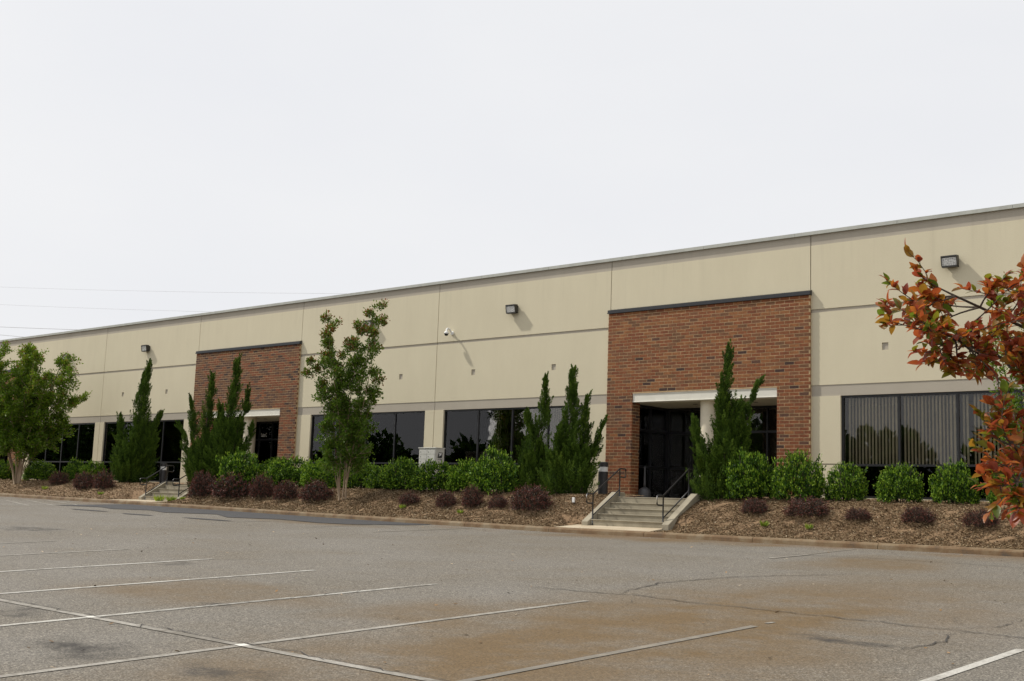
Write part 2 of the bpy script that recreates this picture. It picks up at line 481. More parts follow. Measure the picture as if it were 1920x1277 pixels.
M['holly'] = leafmat('holly_leaf', [(0, (.014, .042, .005)), (.45, (.050, .118, .008)), (.75, (.145, .27, .015)), (1, (.34, .47, .045))], .5, .18, .22)
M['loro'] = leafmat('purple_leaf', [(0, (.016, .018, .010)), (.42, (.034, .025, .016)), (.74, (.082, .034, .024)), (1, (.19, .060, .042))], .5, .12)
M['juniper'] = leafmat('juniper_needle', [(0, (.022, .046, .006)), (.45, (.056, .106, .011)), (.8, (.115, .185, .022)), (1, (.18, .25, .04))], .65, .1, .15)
M['myrtle'] = leafmat('myrtle_leaf', [(0, (.040, .082, .008)), (.5, (.092, .168, .013)), (.8, (.16, .24, .022)), (.93, (.17, .135, .03)), (1, (.25, .09, .035))], .45, .3, .3)
M['myrtlebright'] = leafmat('bright_myrtle_leaf', [(0, (.042, .098, .006)), (.5, (.115, .205, .011)), (.85, (.23, .32, .02)), (.96, (.20, .20, .035)), (1, (.25, .11, .045))], .45, .35, .3)
M['lily'] = leafmat('yellow_green_blade', [(0, (.14, .24, .03)), (1, (.40, .48, .06))], .4, .35)
M['chips'] = leafmat('bark_chip', [(0, (.050, .030, .016)), (.35, (.15, .098, .050)), (.62, (.255, .18, .098)), (.86, (.36, .275, .17)), (1, (.56, .47, .34))], .85, .0, .2)
M['litter'] = leafmat('dry_leaf_litter', [(0, (.05, .035, .02)), (.6, (.28, .17, .08)), (1, (.62, .52, .38))], .8, .0, .2)
RED = []
for i, c in enumerate([(.32, .072, .020), (.37, .115, .020), (.27, .14, .016), (.18, .175, .015), (.25, .05, .022), (.11, .155, .014)]):
    RED.append(mat('autumn_leaf', c, .38, .14, 30, .15, 60, spec=.45))
    t_ = RED[-1].node_tree; p_ = t_.nodes['Principled BSDF']
    tr_ = t_.nodes.new('ShaderNodeBsdfTranslucent'); tr_.inputs[0].default_value = rgb([min(1, q * 1.3) for q in c])
    mx_ = t_.nodes.new('ShaderNodeMixShader'); mx_.inputs[0].default_value = .5
    t_.links.new(p_.outputs[0], mx_.inputs[1]); t_.links.new(tr_.outputs[0], mx_.inputs[2])
    t_.links.new(mx_.outputs[0], t_.nodes['Material Output'].inputs[0])

# ------------------------------------------------------------------ ground shape
GX = [-140, -90, -50, -39, -27.5, -20, -8, 20, 70]
GZ = [2.3, 1.75, 1.35, 1.25, 1.115, 1.05, 1.045, .98, .85]
def gk(x): return np.interp(x, GX, GZ)
def gz(x, y):
    """parking-lot height"""
    x = np.asarray(x, float); y = np.asarray(y, float)
    w = np.clip((y - 13) / 12, 0, 1); w = w * w * (3 - 2 * w)
    pl = -.0114 * (x + 10) + .0396 * y
    return pl + w * (gk(x) - (-.0114 * (x + 10) + .0396 * 25))
def zb(x, y):
    """planting-bed height"""
    k = gk(x) + .13
    t = np.clip((y - 25.3) / 2.4, 0, 1); t = t * t * (3 - 2 * t) * .6 + t * .4
    z = k + (2.08 - k) * t + np.clip((y - 27.7) / 2.9, 0, 1) * .13
    for x0, x1, y0, zp in ((-19.9, -16.85, 26.0, 1.22), (-42.3, -39.2, 26.45, 1.40)):
        fx = np.clip(np.maximum(x0 - x, x - x1) / .75, 0, 1); fx = fx * fx * (3 - 2 * fx)
        fy = np.clip((y - y0 + .05) / .35, 0, 1)
        f = np.maximum(fx, fy)
        zl = np.minimum(z, k - .03 + (zp - k) * np.clip((y - 25.1) / (y0 - 25.1), 0, 1))
        z = zl + (z - zl) * f
    return z

def sheet(name, xs, ys, zf, m, smooth=True):
    X, Y = np.meshgrid(xs, ys); Z = zf(X, Y)
    V = np.stack([X.ravel(), Y.ravel(), Z.ravel()], 1)
    nx, ny = len(xs), len(ys)
    I = np.arange(nx * ny).reshape(ny, nx)
    F = np.stack([I[:-1, :-1].ravel(), I[:-1, 1:].ravel(), I[1:, 1:].ravel(), I[1:, :-1].ravel()], 1)
    return np_mesh(name, V, F, m, smooth=smooth), V, F

KY = 24.9
lot_me, _, _ = sheet('parking_lot', np.concatenate([np.linspace(-140, -60, 20, endpoint=False), np.arange(-60, 10, 1.), np.linspace(10, 70, 15)]),
                     np.concatenate([np.linspace(-60, -4, 15, endpoint=False), np.arange(-4, 24.6, .5), [KY + .05]]), gz, M['asphalt'])
lot = tag(put('parking_lot', lot_me), kind='structure')
ter_me, _, _ = sheet('terrain', np.array([-1500, -400, -140, -80, -40, 0, 40, 70, 400, 1500.]), np.array([-1500, -300, -60, -20, 0, 20, 40, 70, 400, 1500.]),
                     lambda x, y: gz(np.clip(x, -140, 70), np.clip(y, -60, 25)) - .35, M['terrain'])
tag(put('terrain', ter_me), kind='structure')

def strip(name, pts, w, m, lift=.006, jitter=0, rng=None, step=.4, taper=False):
    """thin sheet following the lot, along a polyline of (x,y)"""
    P = []
    for (a, b) in zip(pts[:-1], pts[1:]):
        n = max(1, int(math.hypot(b[0] - a[0], b[1] - a[1]) / step))
        for i in range(n): P.append((a[0] + (b[0] - a[0]) * i / n, a[1] + (b[1] - a[1]) * i / n))
    P.append(pts[-1]); P = np.array(P, float)
    if rng is not None and jitter: P[1:-1] += rng.normal(0, jitter, P[1:-1].shape)
    T = np.gradient(P, axis=0); T /= np.linalg.norm(T, axis=1)[:, None] + 1e-9
    N = np.stack([-T[:, 1], T[:, 0]], 1)
    W = np.full(len(P), w / 2)
    if rng is not None: W = W * rng.uniform(.55, 1.35, len(P))
    if taper: W = W * np.clip(np.minimum(np.arange(len(P)), np.arange(len(P))[::-1]) / 8., .15, 1)
    A = P + N * W[:, None]; B = P - N * W[:, None]
    V = np.concatenate([np.column_stack([A, gz(A[:, 0], A[:, 1]) + lift]), np.column_stack([B, gz(B[:, 0], B[:, 1]) + lift])])
    n = len(P); i = np.arange(n - 1)
    F = np.stack([i, i + 1, n + i + 1, n + i], 1)
    F = F[:, ::-1] if True else F
    return put(name, np_mesh(name, V, F, m), lot)

r0 = np.random.default_rng(4)
STX, STY = -23.2, 12.7
for i in range(-4, 12):
    x = STX + 2.743 * i
    m = M['paintfaint'] if i == 6 else (M['paint'] if i in (2, 3, 4, 7) else M['paintworn'])
    strip('painted_line', [(x, 1.75), (x, 7.14)], .10, m if i != 6 else M['paintworn'])
    strip('painted_line', [(x, 7.26), (x, STY if i != 6 else 12.2)], .10, m)
strip('painted_line', [(-40, 7.2), (20, 7.2)], .105, M['paintworn'], lift=.007)
M['paintfresh'] = mat('fresh_line_paint', (.66, .64, .58), .8, .1, 30)
for i in (3, 4, 5, 6): strip('painted_line', [(STX + 2.743 * i - .01, 7.148), (STX + 2.743 * i + .01, 7.252)], .13, M['paintfresh'], lift=.009)
strip('painted_line', [(STX + 2.743 * 6 - .02, 12.5), (STX + 2.743 * 6, 12.66)], .06, M['paintworn'])
for x in (-28.1, -25.0, -22.35, -11.15):
    strip('painted_line', [(x, 20.8), (x, 24.5)], .09, M['paintfaint'])
strip('painted_line', [(-11.2, 20.85), (-11.08, 22.2)], .1, M['paintworn'], lift=.009)
for a, b in (((-46.2, 21.9), (-41.1, 20.5)), ((-46.0, 22.9), (-40.5, 21.06)), ((-46, 23.8), (-40.3, 21.9)), ((-45.5, 24.4), (-40.4, 22.9))):
    strip('painted_line', [a, b], .1, M['paintworn'])
for pts, w in (([(-11.6, 13.3), (-10.14, 13.57), (-9.49, 13.74), (-8.49, 13.6), (-6.9, 13.62), (-5.12, 13.6), (-4.34, 13.54), (-2.5, 13.4)], .03),
               ([(-9.7, 13.7), (-10.0, 14.9), (-10.09, 15.2), (-10.0, 16.15), (-9.79, 17.1), (-9.45, 17.7), (-8.93, 18.4), (-8.6, 19.3)], .035),
               ([(-5.1, 13.6), (-4.9, 14), (-4.71, 14.4), (-4.78, 14.8), (-4.7, 15.2)], .03),
               ([(-4.7, 13.6), (-4.95, 13.23), (-4.75, 12.83), (-4.77, 12.4), (-4.79, 12), (-4.85, 11.5)], .04),
               ([(-4.77, 12.41), (-4.57, 12.58), (-4.3, 12.65)], .045),
               ([(-15, 21.9), (-12.6, 22.0), (-11.2, 22.05), (-9.6, 22.3), (-8.1, 22.3), (-6.9, 22.15), (-4, 22.1)], .03),
               ([(-40, 7.27), (-15.5, 7.27), (-13, 7.27), (-10, 7.27), (-7, 7.27), (-2, 7.27)], .018),
               ([(-12.2, 7.6), (-12.25, 9), (-12.22, 10.5), (-12.26, 12)], .018),
               ([(-9.0, 13.7), (-9.1, 13.2), (-8.8, 12.6)], .02), ([(-6.2, 13.6), (-6.0, 14.1), (-6.1, 14.6)], .02), ([(-9.9, 16.9), (-10.4, 17.4), (-10.5, 18.2)], .02), ([(-4.9, 14.0), (-5.3, 14.3), (-5.4, 14.9)], .02),
               ([(-4.75, 12.83), (-5.2, 12.7), (-5.5, 12.3)], .025), ([(-4.8, 11.6), (-5.1, 11.9), (-5.6, 11.8)], .025),
               ([(-17.8, 12.3), (-17.4, 12.9), (-17.0, 13.2)], .05), ([(-12.6, 13.2), (-12.0, 13.5)], .04),
               ([(-20.3, 12.4), (-19.8, 13.1)], .05)):
    strip('crack', pts, w * .75, M['crack'], lift=.010, jitter=.028, rng=r0, step=.13, taper=True)
# the black strip of new asphalt along the kerb
pp = [(-40.4, 22.0), (-38.3, 22.6), (-37, 22.2), (-35.6, 22.8), (-34, 22.3), (-32.2, 23.1), (-30.4, 22.2), (-28.7, 22.9), (-26.6, 22.6), (-25.6, 22.8), (-24.4, 24.0), (-24.2, 24.7)]
V = []
for x, y in pp: V += [(x, y, float(gz(x, y)) + .012), (x, KY - .03, float(gz(x, KY - .03)) + .012)]
F = [(2 * i, 2 * i + 2, 2 * i + 3, 2 * i + 1) for i in range(len(pp) - 1)]
put('asphalt_patch', np_mesh('asphalt_patch', V, F, M['patch']), lot)
for cx, cy, lx in ((-36.2, 20.9, 1.2), (-33.0, 20.7, .9), (-29.6, 20.9, 1.3)):
    q = [(cx - lx, cy), (cx - lx * .4, cy - .16), (cx + lx * .6, cy - .12), (cx + lx, cy + .05), (cx + lx * .3, cy + .18), (cx - lx * .6, cy + .14)]
    mb = MB(); mb.poly([(x, y, float(gz(x, y)) + .011) for x, y in q]); mb.build('asphalt_patch', M['patch'], lot)

# kerb: cast sections butted end to end
kerb = tag(bpy.data.objects.new('kerb', None), kind='structure'); C.objects.link(kerb)
rk = random.Random(3)
x = -84.
while x < 18:
    w = 3.05
    mb = MB()
    for s in range(3):
        a = x + .006 + (w - .012) * s / 3; b = x + .006 + (w - .012) * (s + 1) / 3
        za, zb_ = float(gk(a)), float(gk(b))
        prof = [(KY, -.1), (KY + .03, .085), (KY + .055, .115), (KY + .09, .13), (KY + .24, .135), (KY + .24, -.1)]
        n = len(mb.v)
        mb.v += [(a, y, za + z) for y, z in prof] + [(b, y, zb_ + z) for y, z in prof]
        k = len(prof)
        for i in range(k):
            j = (i + 1) % k
            mb.f.append((n + i, n + j, n + k + j, n + k + i)); mb.m.append(0)
        if s == 0: mb.f.append(tuple(n + i for i in range(k - 1, -1, -1))); mb.m.append(0)
        if s == 2: mb.f.append(tuple(n + k + i for i in range(k))); mb.m.append(0)
    mb.build('kerb_section', M['kerb'], kerb)
    x += w

# ------------------------------------------------------------------ planting bed
D = 30.65                         # wall face
ENT = [(-22.22, -15.21), (-44.89, -37.75), (-67.5, -60.44)]
STAIR = [dict(x0=-19.58, x1=-16.78, y0=26.0, n=5), dict(x0=-41.95, x1=-39.15, y0=26.45, n=4)]
def landing_rects():
    R_ = []
    for k, (a, b) in enumerate(ENT):
        if k < 2: R_.append((STAIR[k]['x0'] + .1, STAIR[k]['x1'] - .1, STAIR[k]['y0'] + .1, 28.8))
        R_.append((a + .35, b - 1.05, 28.7, 31))
    return R_
LR = landing_rects()
xs = np.arange(-84, 10.01, .2); ys = np.concatenate([[KY + .22], np.arange(25.3, 30.7, .16)])
rb = np.random.default_rng(8)
X, Y = np.meshgrid(xs, ys); Z = zb(X, Y) + rb.normal(0, .014, X.shape) * (Y > 25.2)
Z[0, :] = gk(xs) + .128
V = np.stack([X.ravel(), Y.ravel(), Z.ravel()], 1)
I = np.arange(X.size).reshape(X.shape)
F = np.stack([I[:-1, :-1].ravel(), I[:-1, 1:].ravel(), I[1:, 1:].ravel(), I[1:, :-1].ravel()], 1)
cx_ = V[F].mean(1)
keep = np.ones(len(F), bool)
for a, b, c, d in LR: keep &= ~((cx_[:, 0] > a) & (cx_[:, 0] < b) & (cx_[:, 1] > c) & (cx_[:, 1] < d))
bed = tag(put('mulch_bed', np_mesh('mulch_bed', V, F[keep], M['soil'], smooth=True)), kind='structure')

def scatter_chips(n, x0, x1, y0, y1, L0, L1, seed):
    g = np.random.default_rng(seed)
    x = g.uniform(x0, x1, n); y = g.uniform(y0, y1, n)
    ok = np.ones(n, bool)
    for a, b, c, d in LR: ok &= ~((x > a - .02) & (x < b + .02) & (y > c) & (y < d))
    x, y = x[ok], y[ok]; n = len(x)
    z = zb(x, y) + g.uniform(.0, .03, n)
    L = g.uniform(L0, L1, n); W = L * g.uniform(.2, .5, n)
    an = g.uniform(0, 2 * np.pi, n); ti = g.normal(0, .35, n); ro = g.normal(0, .5, n)
    ax = np.stack([np.cos(an) * np.cos(ti), np.sin(an) * np.cos(ti), np.sin(ti)], 1)
    sd = np.stack([-np.sin(an) * np.cos(ro), np.cos(an) * np.cos(ro), np.sin(ro)], 1)
    P = np.stack([x, y, z], 1)
    a = ax * L[:, None] / 2; s = sd * W[:, None] / 2
    V = np.stack([P - a - s, P + a - s * g.uniform(.2, 1, n)[:, None], P + a + s, P - a + s * g.uniform(.3, 1, n)[:, None]], 1).reshape(-1, 3)
    F = np.arange(n * 4).reshape(n, 4)
    return V, F, g.beta(1.6, 1.8, n)
cv, cf, crn = [], [], []
off = 0
for args in ((190000, -24, -4, 25.16, 28.2, .015, .055, 1), (110000, -40, -24, 25.16, 28.2, .02, .065, 2), (40000, -62, -40, 25.16, 28.2, .03, .08, 3), (20000, -40, -4, 28.2, 30.5, .02, .06, 4)):
    v, f_, r_ = scatter_chips(*args); cv.append(v); cf.append(f_ + off); crn.append(r_); off += len(v)
put('bark_chips', np_mesh('bark_chips', np.concatenate(cv), np.concatenate(cf), M['chips'], np.concatenate(crn)), bed, kind='stuff')

# bits of leaf litter and grit blown over the asphalt
g = np.random.default_rng(21)
n = 420
x = g.uniform(-30, -2, n); y = g.uniform(5, 24.6, n)
L = g.uniform(.012, .04, n); an = g.uniform(0, 6.28, n)
P = np.stack([x, y, gz(x, y) + .012], 1)
a = np.stack([np.cos(an), np.sin(an), g.normal(0, .2, n)], 1) * L[:, None]; s = np.stack([-np.sin(an), np.cos(an), g.normal(0, .2, n)], 1) * (L * .5)[:, None]
V = np.stack([P - a, P - s, P + a, P + s], 1).reshape(-1, 3)
put('leaf_litter', np_mesh('leaf_litter', V, np.arange(4 * n).reshape(n, 4), M['litter'], g.random(n)), lot, kind='stuff')

# ------------------------------------------------------------------ the building
bld = thing('office_building', 'long low beige concrete-panel office building with brick entrance bays', 'building', (-29, D, 2.0))
ZT, ROOF = 9.71, 9.80
def wall_panel(xa, xb, holes, squares, zbase=1.7):
    """one tilt-up panel: face cut into a grid, bands and pockets recessed"""
    xc = {xa + .013, xb - .013}
    for h in holes: xc |= {h[0], h[1]}
    for q in squares: xc |= {q - .09, q + .09}
    xs = sorted(xc)
    zc = {zbase, 3.135, 3.165, 5.045, 5.36, 7.435, 7.53, 9.39, ZT}
    for h in holes: zc |= {h[2], h[3]}
    if squares: zc |= {6.25, 6.45}
    zs = sorted(z for z in zc if z >= zbase)
    def cell(i, j):
        if i < 0 or j < 0 or i >= len(xs) - 1 or j >= len(zs) - 1: return (.22, 0)
        x = (xs[i] + xs[i + 1]) / 2; z = (zs[j] + zs[j + 1]) / 2
        for h in holes:
            if h[0] < x < h[1] and h[2] < z < h[3]: return (.22, None)
        if 3.135 < z < 3.165: return (.02, 2)
        if 5.045 < z < 5.36 or 9.39 < z: return (.015, 1)
        if 7.435 < z < 7.53: return (.025, 1)
        for q in squares:
            if abs(x - q) < .09 and 6.25 < z < 6.45: return (.03, 1)
        return (0., 0)
    mb = MB()
    for i in range(len(xs) - 1):
        for j in range(len(zs) - 1):
            d, m = cell(i, j)
            x0, x1, z0, z1 = xs[i], xs[i + 1], zs[j], zs[j + 1]
            if m is not None: mb.quad((x0, D + d, z0), (x1, D + d, z0), (x1, D + d, z1), (x0, D + d, z1), m)
            d2, m2 = cell(i + 1, j)
            if d2 != d: mb.quad((x1, D + d, z0), (x1, D + d2, z0), (x1, D + d2, z1), (x1, D + d, z1), m if d < d2 else m2)
            if i == 0: mb.quad((x0, D + .22, z0), (x0, D + d, z0), (x0, D + d, z1), (x0, D + .22, z1), 0 if m is None else m)
            d2, m2 = cell(i, j + 1)
            if d2 != d and j < len(zs) - 2:
                mm = m if d < d2 else m2
                mb.quad((x0, D + d, z1), (x1, D + d, z1), (x1, D + d2, z1), (x0, D + d2, z1), mm if mm is not None else 0)
    # back
    mb.quad((xa, D + .22, 5.2), (xb, D + .22, 5.2), (xb, D + .22, ZT), (xa, D + .22, ZT), 0)
    mb.build('wall_panel', [M['wall'], M['band'], M['sealant']], bld)
    s = MB(); s.box(xb - .02, xb + .02, D + .03, D + .06, zbase, ZT); s.build('joint_sealant', M['sealant'], bld)

WZ0, WZ1 = 2.24, 5.045
PAN = [(8.3, .3, None, None), (.3, -7.46, (-6.57, -.16), (-5.26, -1.6)), (-7.46, -15.21, (-14.32, -7.92), (-13.02, -9.36)), (-15.21, -22.22, 'E', ()),
       (-22.22, -30.0, (-29.54, -23.12), (-28.16, -24.52)), (-30.0, -37.75, (-36.9, -30.47), (-35.48, -31.83)), (-37.75, -44.89, 'E', ()),
       (-44.89, -52.70, (-52.33, -45.65), (-50.86, -47.2)), (-52.70, -60.44, (-59.45, -53.14), (-58.2, -54.52)), (-60.44, -67.5, 'E', ()),
       (-67.5, -75.3, (-74.8, -68.4), (-73.5, -69.8)), (-75.3, -83.1, (-82.2, -75.8), (-80.7, -77))]
OPEN = []
for xb, xa, w, sq in PAN:
    if w == 'E': wall_panel(xa, xb, [(xa + .94, xb - .96, 1.7, 5.36)], ()); OPEN.append((xa + .98, xb - 1.0))
    elif w is None: wall_panel(xa, xb, [], ())
    else: wall_panel(xa, xb, [(w[0], w[1], WZ0, WZ1)], sq)

# shell behind the face
s = MB(); s.box(-83.1, 8.3, D + .24, D + 28, 9.30, 9.38); s.build('roof', M['roof'], bld)
s = MB()
s.box(8.1, 8.3, D + .22, D + 28, 1.4, 9.7); s.box(-83.1, -82.9, D + .22, D + 28, 1.4, 9.7); s.box(-83.1, 8.3, D + 28, D + 28.2, 1.4, 9.7)
s.build('end_wall', M['wall'], bld)
s = MB(); s.box(-82.9, 8.1, D + 5.5, D + 5.6, 1.4, 9.2); s.box(-82.9, 8.1, D + .25, D + 5.5, 2.0, 2.06); s.box(-82.9, 8.1, D + .25, D + 5.5, 5.30, 5.36)
s.build('interior', M['dark'], bld)
# parapet coping, 3.05 m lengths
x = 9.7 - .98
while x > -83:
    a = x - 3.05
    s = MB(); s.prism([(D - .055, 9.70), (D - .055, 9.80), (D + .35, 9.83), (D + .35, 9.70), (D + .015, 9.70), (D + .015, 9.715), (D - .04, 9.715)][:4], a + .004, x - .004)
    s.build('coping_section', M['coping'], bld)
    x = a

# windows
def window(xa, xb, blinds=None):
    fy0, fy1 = D + .07, D + .15
    f = MB(); n = 4; t = .06
    f.box(xa, xa + t, fy0, fy1, WZ0, WZ1); f.box(xb - t, xb, fy0, fy1, WZ0, WZ1)
    f.box(xa + t, xb - t, fy0, fy1, WZ1 - t, WZ1); f.box(xa + t, xb - t, fy0, fy1, WZ0, WZ0 + t); 
    f.box(xa + t, xb - t, fy0, fy1, 3.10, 3.16)
    lw = (xb - xa - 2 * t) / n
    for i in range(1, n):
        xm = xa + t + lw * i
        f.box(xm - .03, xm + .03, fy0 + .004, fy1 - .004, 3.16, WZ1 - t); f.box(xm - .03, xm + .03, fy0 + .004, fy1 - .004, WZ0 + t, 3.10)
    w = f.build('window', M['black'], bld)
    for i in range(n):
        a = xa + t + lw * i + .025; b = xa + t + lw * (i + 1) - .025
        for z0, z1, m in ((3.155, WZ1 - t + .005, 'glass'), (WZ0 + t - .005, 3.105, 'spandrel')):
            p = MB(); p.box(a, b, D + .105, D + .113, z0, z1); p.build('pane', M[m], w)
        if blinds:
            rr = random.Random(int(xa * 10) + i)
            mode = blinds[i]
            if mode == 0: continue
            if mode == 1:
                k = int(lw / .096)
                for q in range(k):
                    xc = a + .02 + (q + .5) * (lw - .05) / k
                    an = rad(-40 + rr.uniform(-5, 5))
                    if rr.random() < .03: continue
                    p = MB(); y = D + .26
                    p.box(-.045, .045, -.0015, .0015, 2.4, 4.98)
                    p.v = [(xc + vx * math.cos(an) - vy * math.sin(an), y + vx * math.sin(an) + vy * math.cos(an), vz) for vx, vy, vz in p.v]
                    p.build('blind_slat', M['blind'], w)
            else:
                p = MB()
                k = int(lw / .1)
                for q in range(k):
                    if mode == 2 and q > k * .55: continue
                    xc = a + .02 + (q + .5) * (lw - .05) / k
                    an = rad(-58 + rr.uniform(-8, 8)); c_, s_ = math.cos(an), math.sin(an); y = D + .26
                    nv = len(p.v)
                    p.box(-.042, .042, -.0015, .0015, 2.4, 4.98)
                    p.v[nv:] = [(xc + vx * c_ - vy * s_, y + vx * s_ + vy * c_, vz) for vx, vy, vz in p.v[nv:]]
                p.build('blinds', M['blind'], w, kind='stuff')
    return w
for xb, xa, w, sq in PAN:
    if w in (None, 'E'): continue
    bl = {-7.46: (1, 1, 1, 1), -22.22: (3, 2, 0, 3)}.get(xb)
    window(w[0], w[1], bl)

# brick entrance bays
BW, BH, MJ = .3048, .0992, .0165
BTOP, BBOT = 7.95, 2.10
def rand_tone(rr, z, pier, k=0):
    if k == 1: return rr.choices(range(7), [.04, .0, .30, .36, .0, .25, .05])[0]
    p = [.35, .22, .18, .12, .125, .006, .001] if not pier else [.27, .05, .24, .20, .11, .11, .02]
    if 5.3 < z < 6.6 and rr.random() < .035: return 6
    return rr.choices(range(7), p)[0]
BRICK_ME = []
for i in range(7):
    b = MB(); b.box(-(BW - MJ) / 2, (BW - MJ) / 2, 0, .06, -(BH - MJ) / 2, (BH - MJ) / 2)
    me = bpy.data.meshes.new('brick'); me.from_pydata(b.v, [], b.f); me.materials.append(BR[i]); BRICK_ME.append(me)

def brick_bay(k):
    xa, xb = ENT[k]; oa, ob = OPEN[k]
    xa -= .005; xb += .02
    rr = random.Random(50 + k)
    yf = D - .10
    mo = MB()      # mortar core
    mo.box(xa + .003, xb - .003, yf + .004, D - .003, 5.335, BTOP - .003)
    mo.box(xa + .003, oa - .004, yf + .004, D + .34, BBOT, 5.335); mo.box(ob + .004, xb - .003, yf + .004, D + .34, BBOT, 5.335)
    fac = mo.build('brick_facing', M['mortar'], bld)
    rest = MB(); full = []
    nrow = int(round((BTOP - BBOT) / BH))
    for r in range(nrow):
        z = BBOT + (r + .5) * BH
        spans = [(xa, xb)] if z > 5.335 else [(xa, oa), (ob, xb)]
        for si, (a, b) in enumerate(spans):
            x = xa - (BW / 2 if r % 2 else 0)
            while x < b:
                l, rgt = max(x, a), min(x + BW, b)
                if rgt - l > .035:
                    tn = rand_tone(rr, z, z < 5.335, k)
                    dy = rr.uniform(-.0022, .0022)
                    if rgt - l > BW - .004: full.append(((l + rgt) / 2, yf + dy, z, tn))
                    else: rest.box(l + MJ / 2 if l > a else l, rgt - MJ / 2 if rgt < b else rgt, yf + dy, yf + .06, z - (BH - MJ) / 2, z + (BH - MJ) / 2, tn)
                x += BW
        if z < 5.335:      # returns inside the opening
            for side in (0, 1):
                xo = oa if side == 0 else ob
                y = yf + .07 + (BW / 2 if r % 2 else 0)
                yy = yf + .063
                segs = []
                if r % 2: segs.append((yf + .063, y - MJ))
                while y < D + .335: segs.append((y, min(y + BW - MJ, D + .335))); y += BW
                for y0, y1 in segs:
                    if y1 - y0 < .03: continue
                    tn = rand_tone(rr, z, True, k)
                    if side == 0: rest.box(xo - .06, xo, y0, y1, z - (BH - MJ) / 2, z + (BH - MJ) / 2, tn)
                    else: rest.box(xo, xo + .06, y0, y1, z - (BH - MJ) / 2, z + (BH - MJ) / 2, tn)
    parts = []
    if k == 0:
        full.sort(key=lambda q: (q[0]) ** 2 + q[1] ** 2 + (q[2] - EYE) ** 2)
        parts, full = full[:300], full[300:]
    o0 = wloc(fac)
    for x, y, z, tn in full: rest.box(x - (BW - MJ) / 2, x + (BW - MJ) / 2, y, y + .06, z - (BH - MJ) / 2, z + (BH - MJ) / 2, tn)
    rest.build('brickwork', BR, fac, kind='stuff')
    for x, y, z, tn in parts:
        o = bpy.data.objects.new('brick', BRICK_ME[tn]); C.objects.link(o); o.parent = fac
        o.location = (x - o0.x, y - o0.y, z - o0.z)
    # metal cap
    c = MB(); c.prism([(yf - .035, 7.955), (yf - .035, 8.06), (D - .003, 8.10), (D - .003, 7.955)], xa - .02, xb + .02)
    c.prism([(yf - .05, 7.952), (yf - .05, 7.985), (yf - .036, 7.985), (yf - .036, 7.952)], xa - .03, xb + .03)
    c.build('brick_cap', M['cap'], bld)
    # lintel beam, soffit, column
    l = MB(); l.box(oa + .004, ob - .004, yf + .03, D + .30, 5.06, 5.333); l.box(oa + .004, ob - .004, yf + .015, yf + .03, 5.06, 5.085); l.box(oa + .004, ob - .004, yf + .015, yf + .03, 5.30, 5.333)
    l.build('lintel', M['white'], bld, bevel=.006)
    sf = MB(); sf.box(oa - .3, ob + .3, D + .30, D + 2.45, 5.07, 5.12); so = sf.build('soffit', M['soffit'], bld)
    for q in (.3, .5, .72):
        dl = MB(); cxx = oa + (ob - oa) * q; dl.lathe(cxx, D + 1.2, [(.001, 5.066), (.085, 5.064), (.085, 5.068), (.001, 5.07)], 16); dl.build('downlight', M['dark'], so)
    cxm = oa + (ob - oa) * .493
    co = MB(); co.lathe(cxm, D + .42, [(.28, 2.08), (.28, 2.14), (.262, 2.15), (.262, 4.96), (.275, 4.97), (.275, 5.062)], 32); co.build('column', M['column'], bld, smooth=False)
    for p in bld.children[-1].data.polygons: p.use_smooth = abs(p.normal.z) < .5
    # dark glazed storefront round the recess
    xl, xr, y0, y1 = oa - .22, ob + .22, D + .36, D + 2.3
    f = MB(); t = .05
    lines = [xl + t / 2 + (xr - xl - t) * i / 6 for i in range(7)]
    for xm in lines: f.box(xm - t / 2, xm + t / 2, y1, y1 + .11, 2.06, 5.068)
    for z in (2.06, 3.06, 4.22, 4.99):
        h = .075
        for i in range(6): f.box(lines[i] + t / 2, lines[i + 1] - t / 2, y1 + .004, y1 + .106, z, z + h)
    for xs_, sgn in ((xl, 1), (xr, -1)):
        a, b = (xs_ - .11, xs_) if sgn > 0 else (xs_, xs_ + .11)
        for i in range(3):
            yy = y0 + (y1 - y0 - t) * i / 2
            f.box(a, b, yy, yy + t, 2.06, 5.068)
        for z in (2.06, 3.06, 4.22, 4.99):
            for i in range(2):
                ya = y0 + (y1 - y0 - t) * i / 2 + t; yb = y0 + (y1 - y0 - t) * (i + 1) / 2
                f.box(a + .004, b - .004, ya, yb, z, z + .075)
    st = f.build('storefront', M['black'], bld)
    for i in range(6):
        for z0, z1 in ((2.135, 3.06), (3.135, 4.22), (4.295, 4.99)):
            p = MB(); p.box(lines[i] + t / 2, lines[i + 1] - t / 2, y1 + .05, y1 + .058, z0, z1)
            p.build('pane', M['glass'], st)
    for xs_ in (xl - .06, xr + .052):
        for i in range(2):
            ya = y0 + (y1 - y0 - t) * i / 2 + t; yb = y0 + (y1 - y0 - t) * (i + 1) / 2
            for z0, z1 in ((2.135, 3.06), (3.135, 4.22), (4.295, 4.99)):
                p = MB(); p.box(xs_, xs_ + .008, ya, yb, z0, z1); p.build('pane', M['glass'], st)
    for i in (2, 3):
        hx = lines[3] + (-.12 if i == 2 else .12)
        h = MB(); h.tube([(hx, y1 - .01, 3.0), (hx, y1 - .06, 3.02), (hx, y1 - .06, 3.38), (hx, y1 - .01, 3.4)], .013, 8); h.build('door_handle', M['coping'], st)
    return st
stores = [brick_bay(k) for k in range(3)]

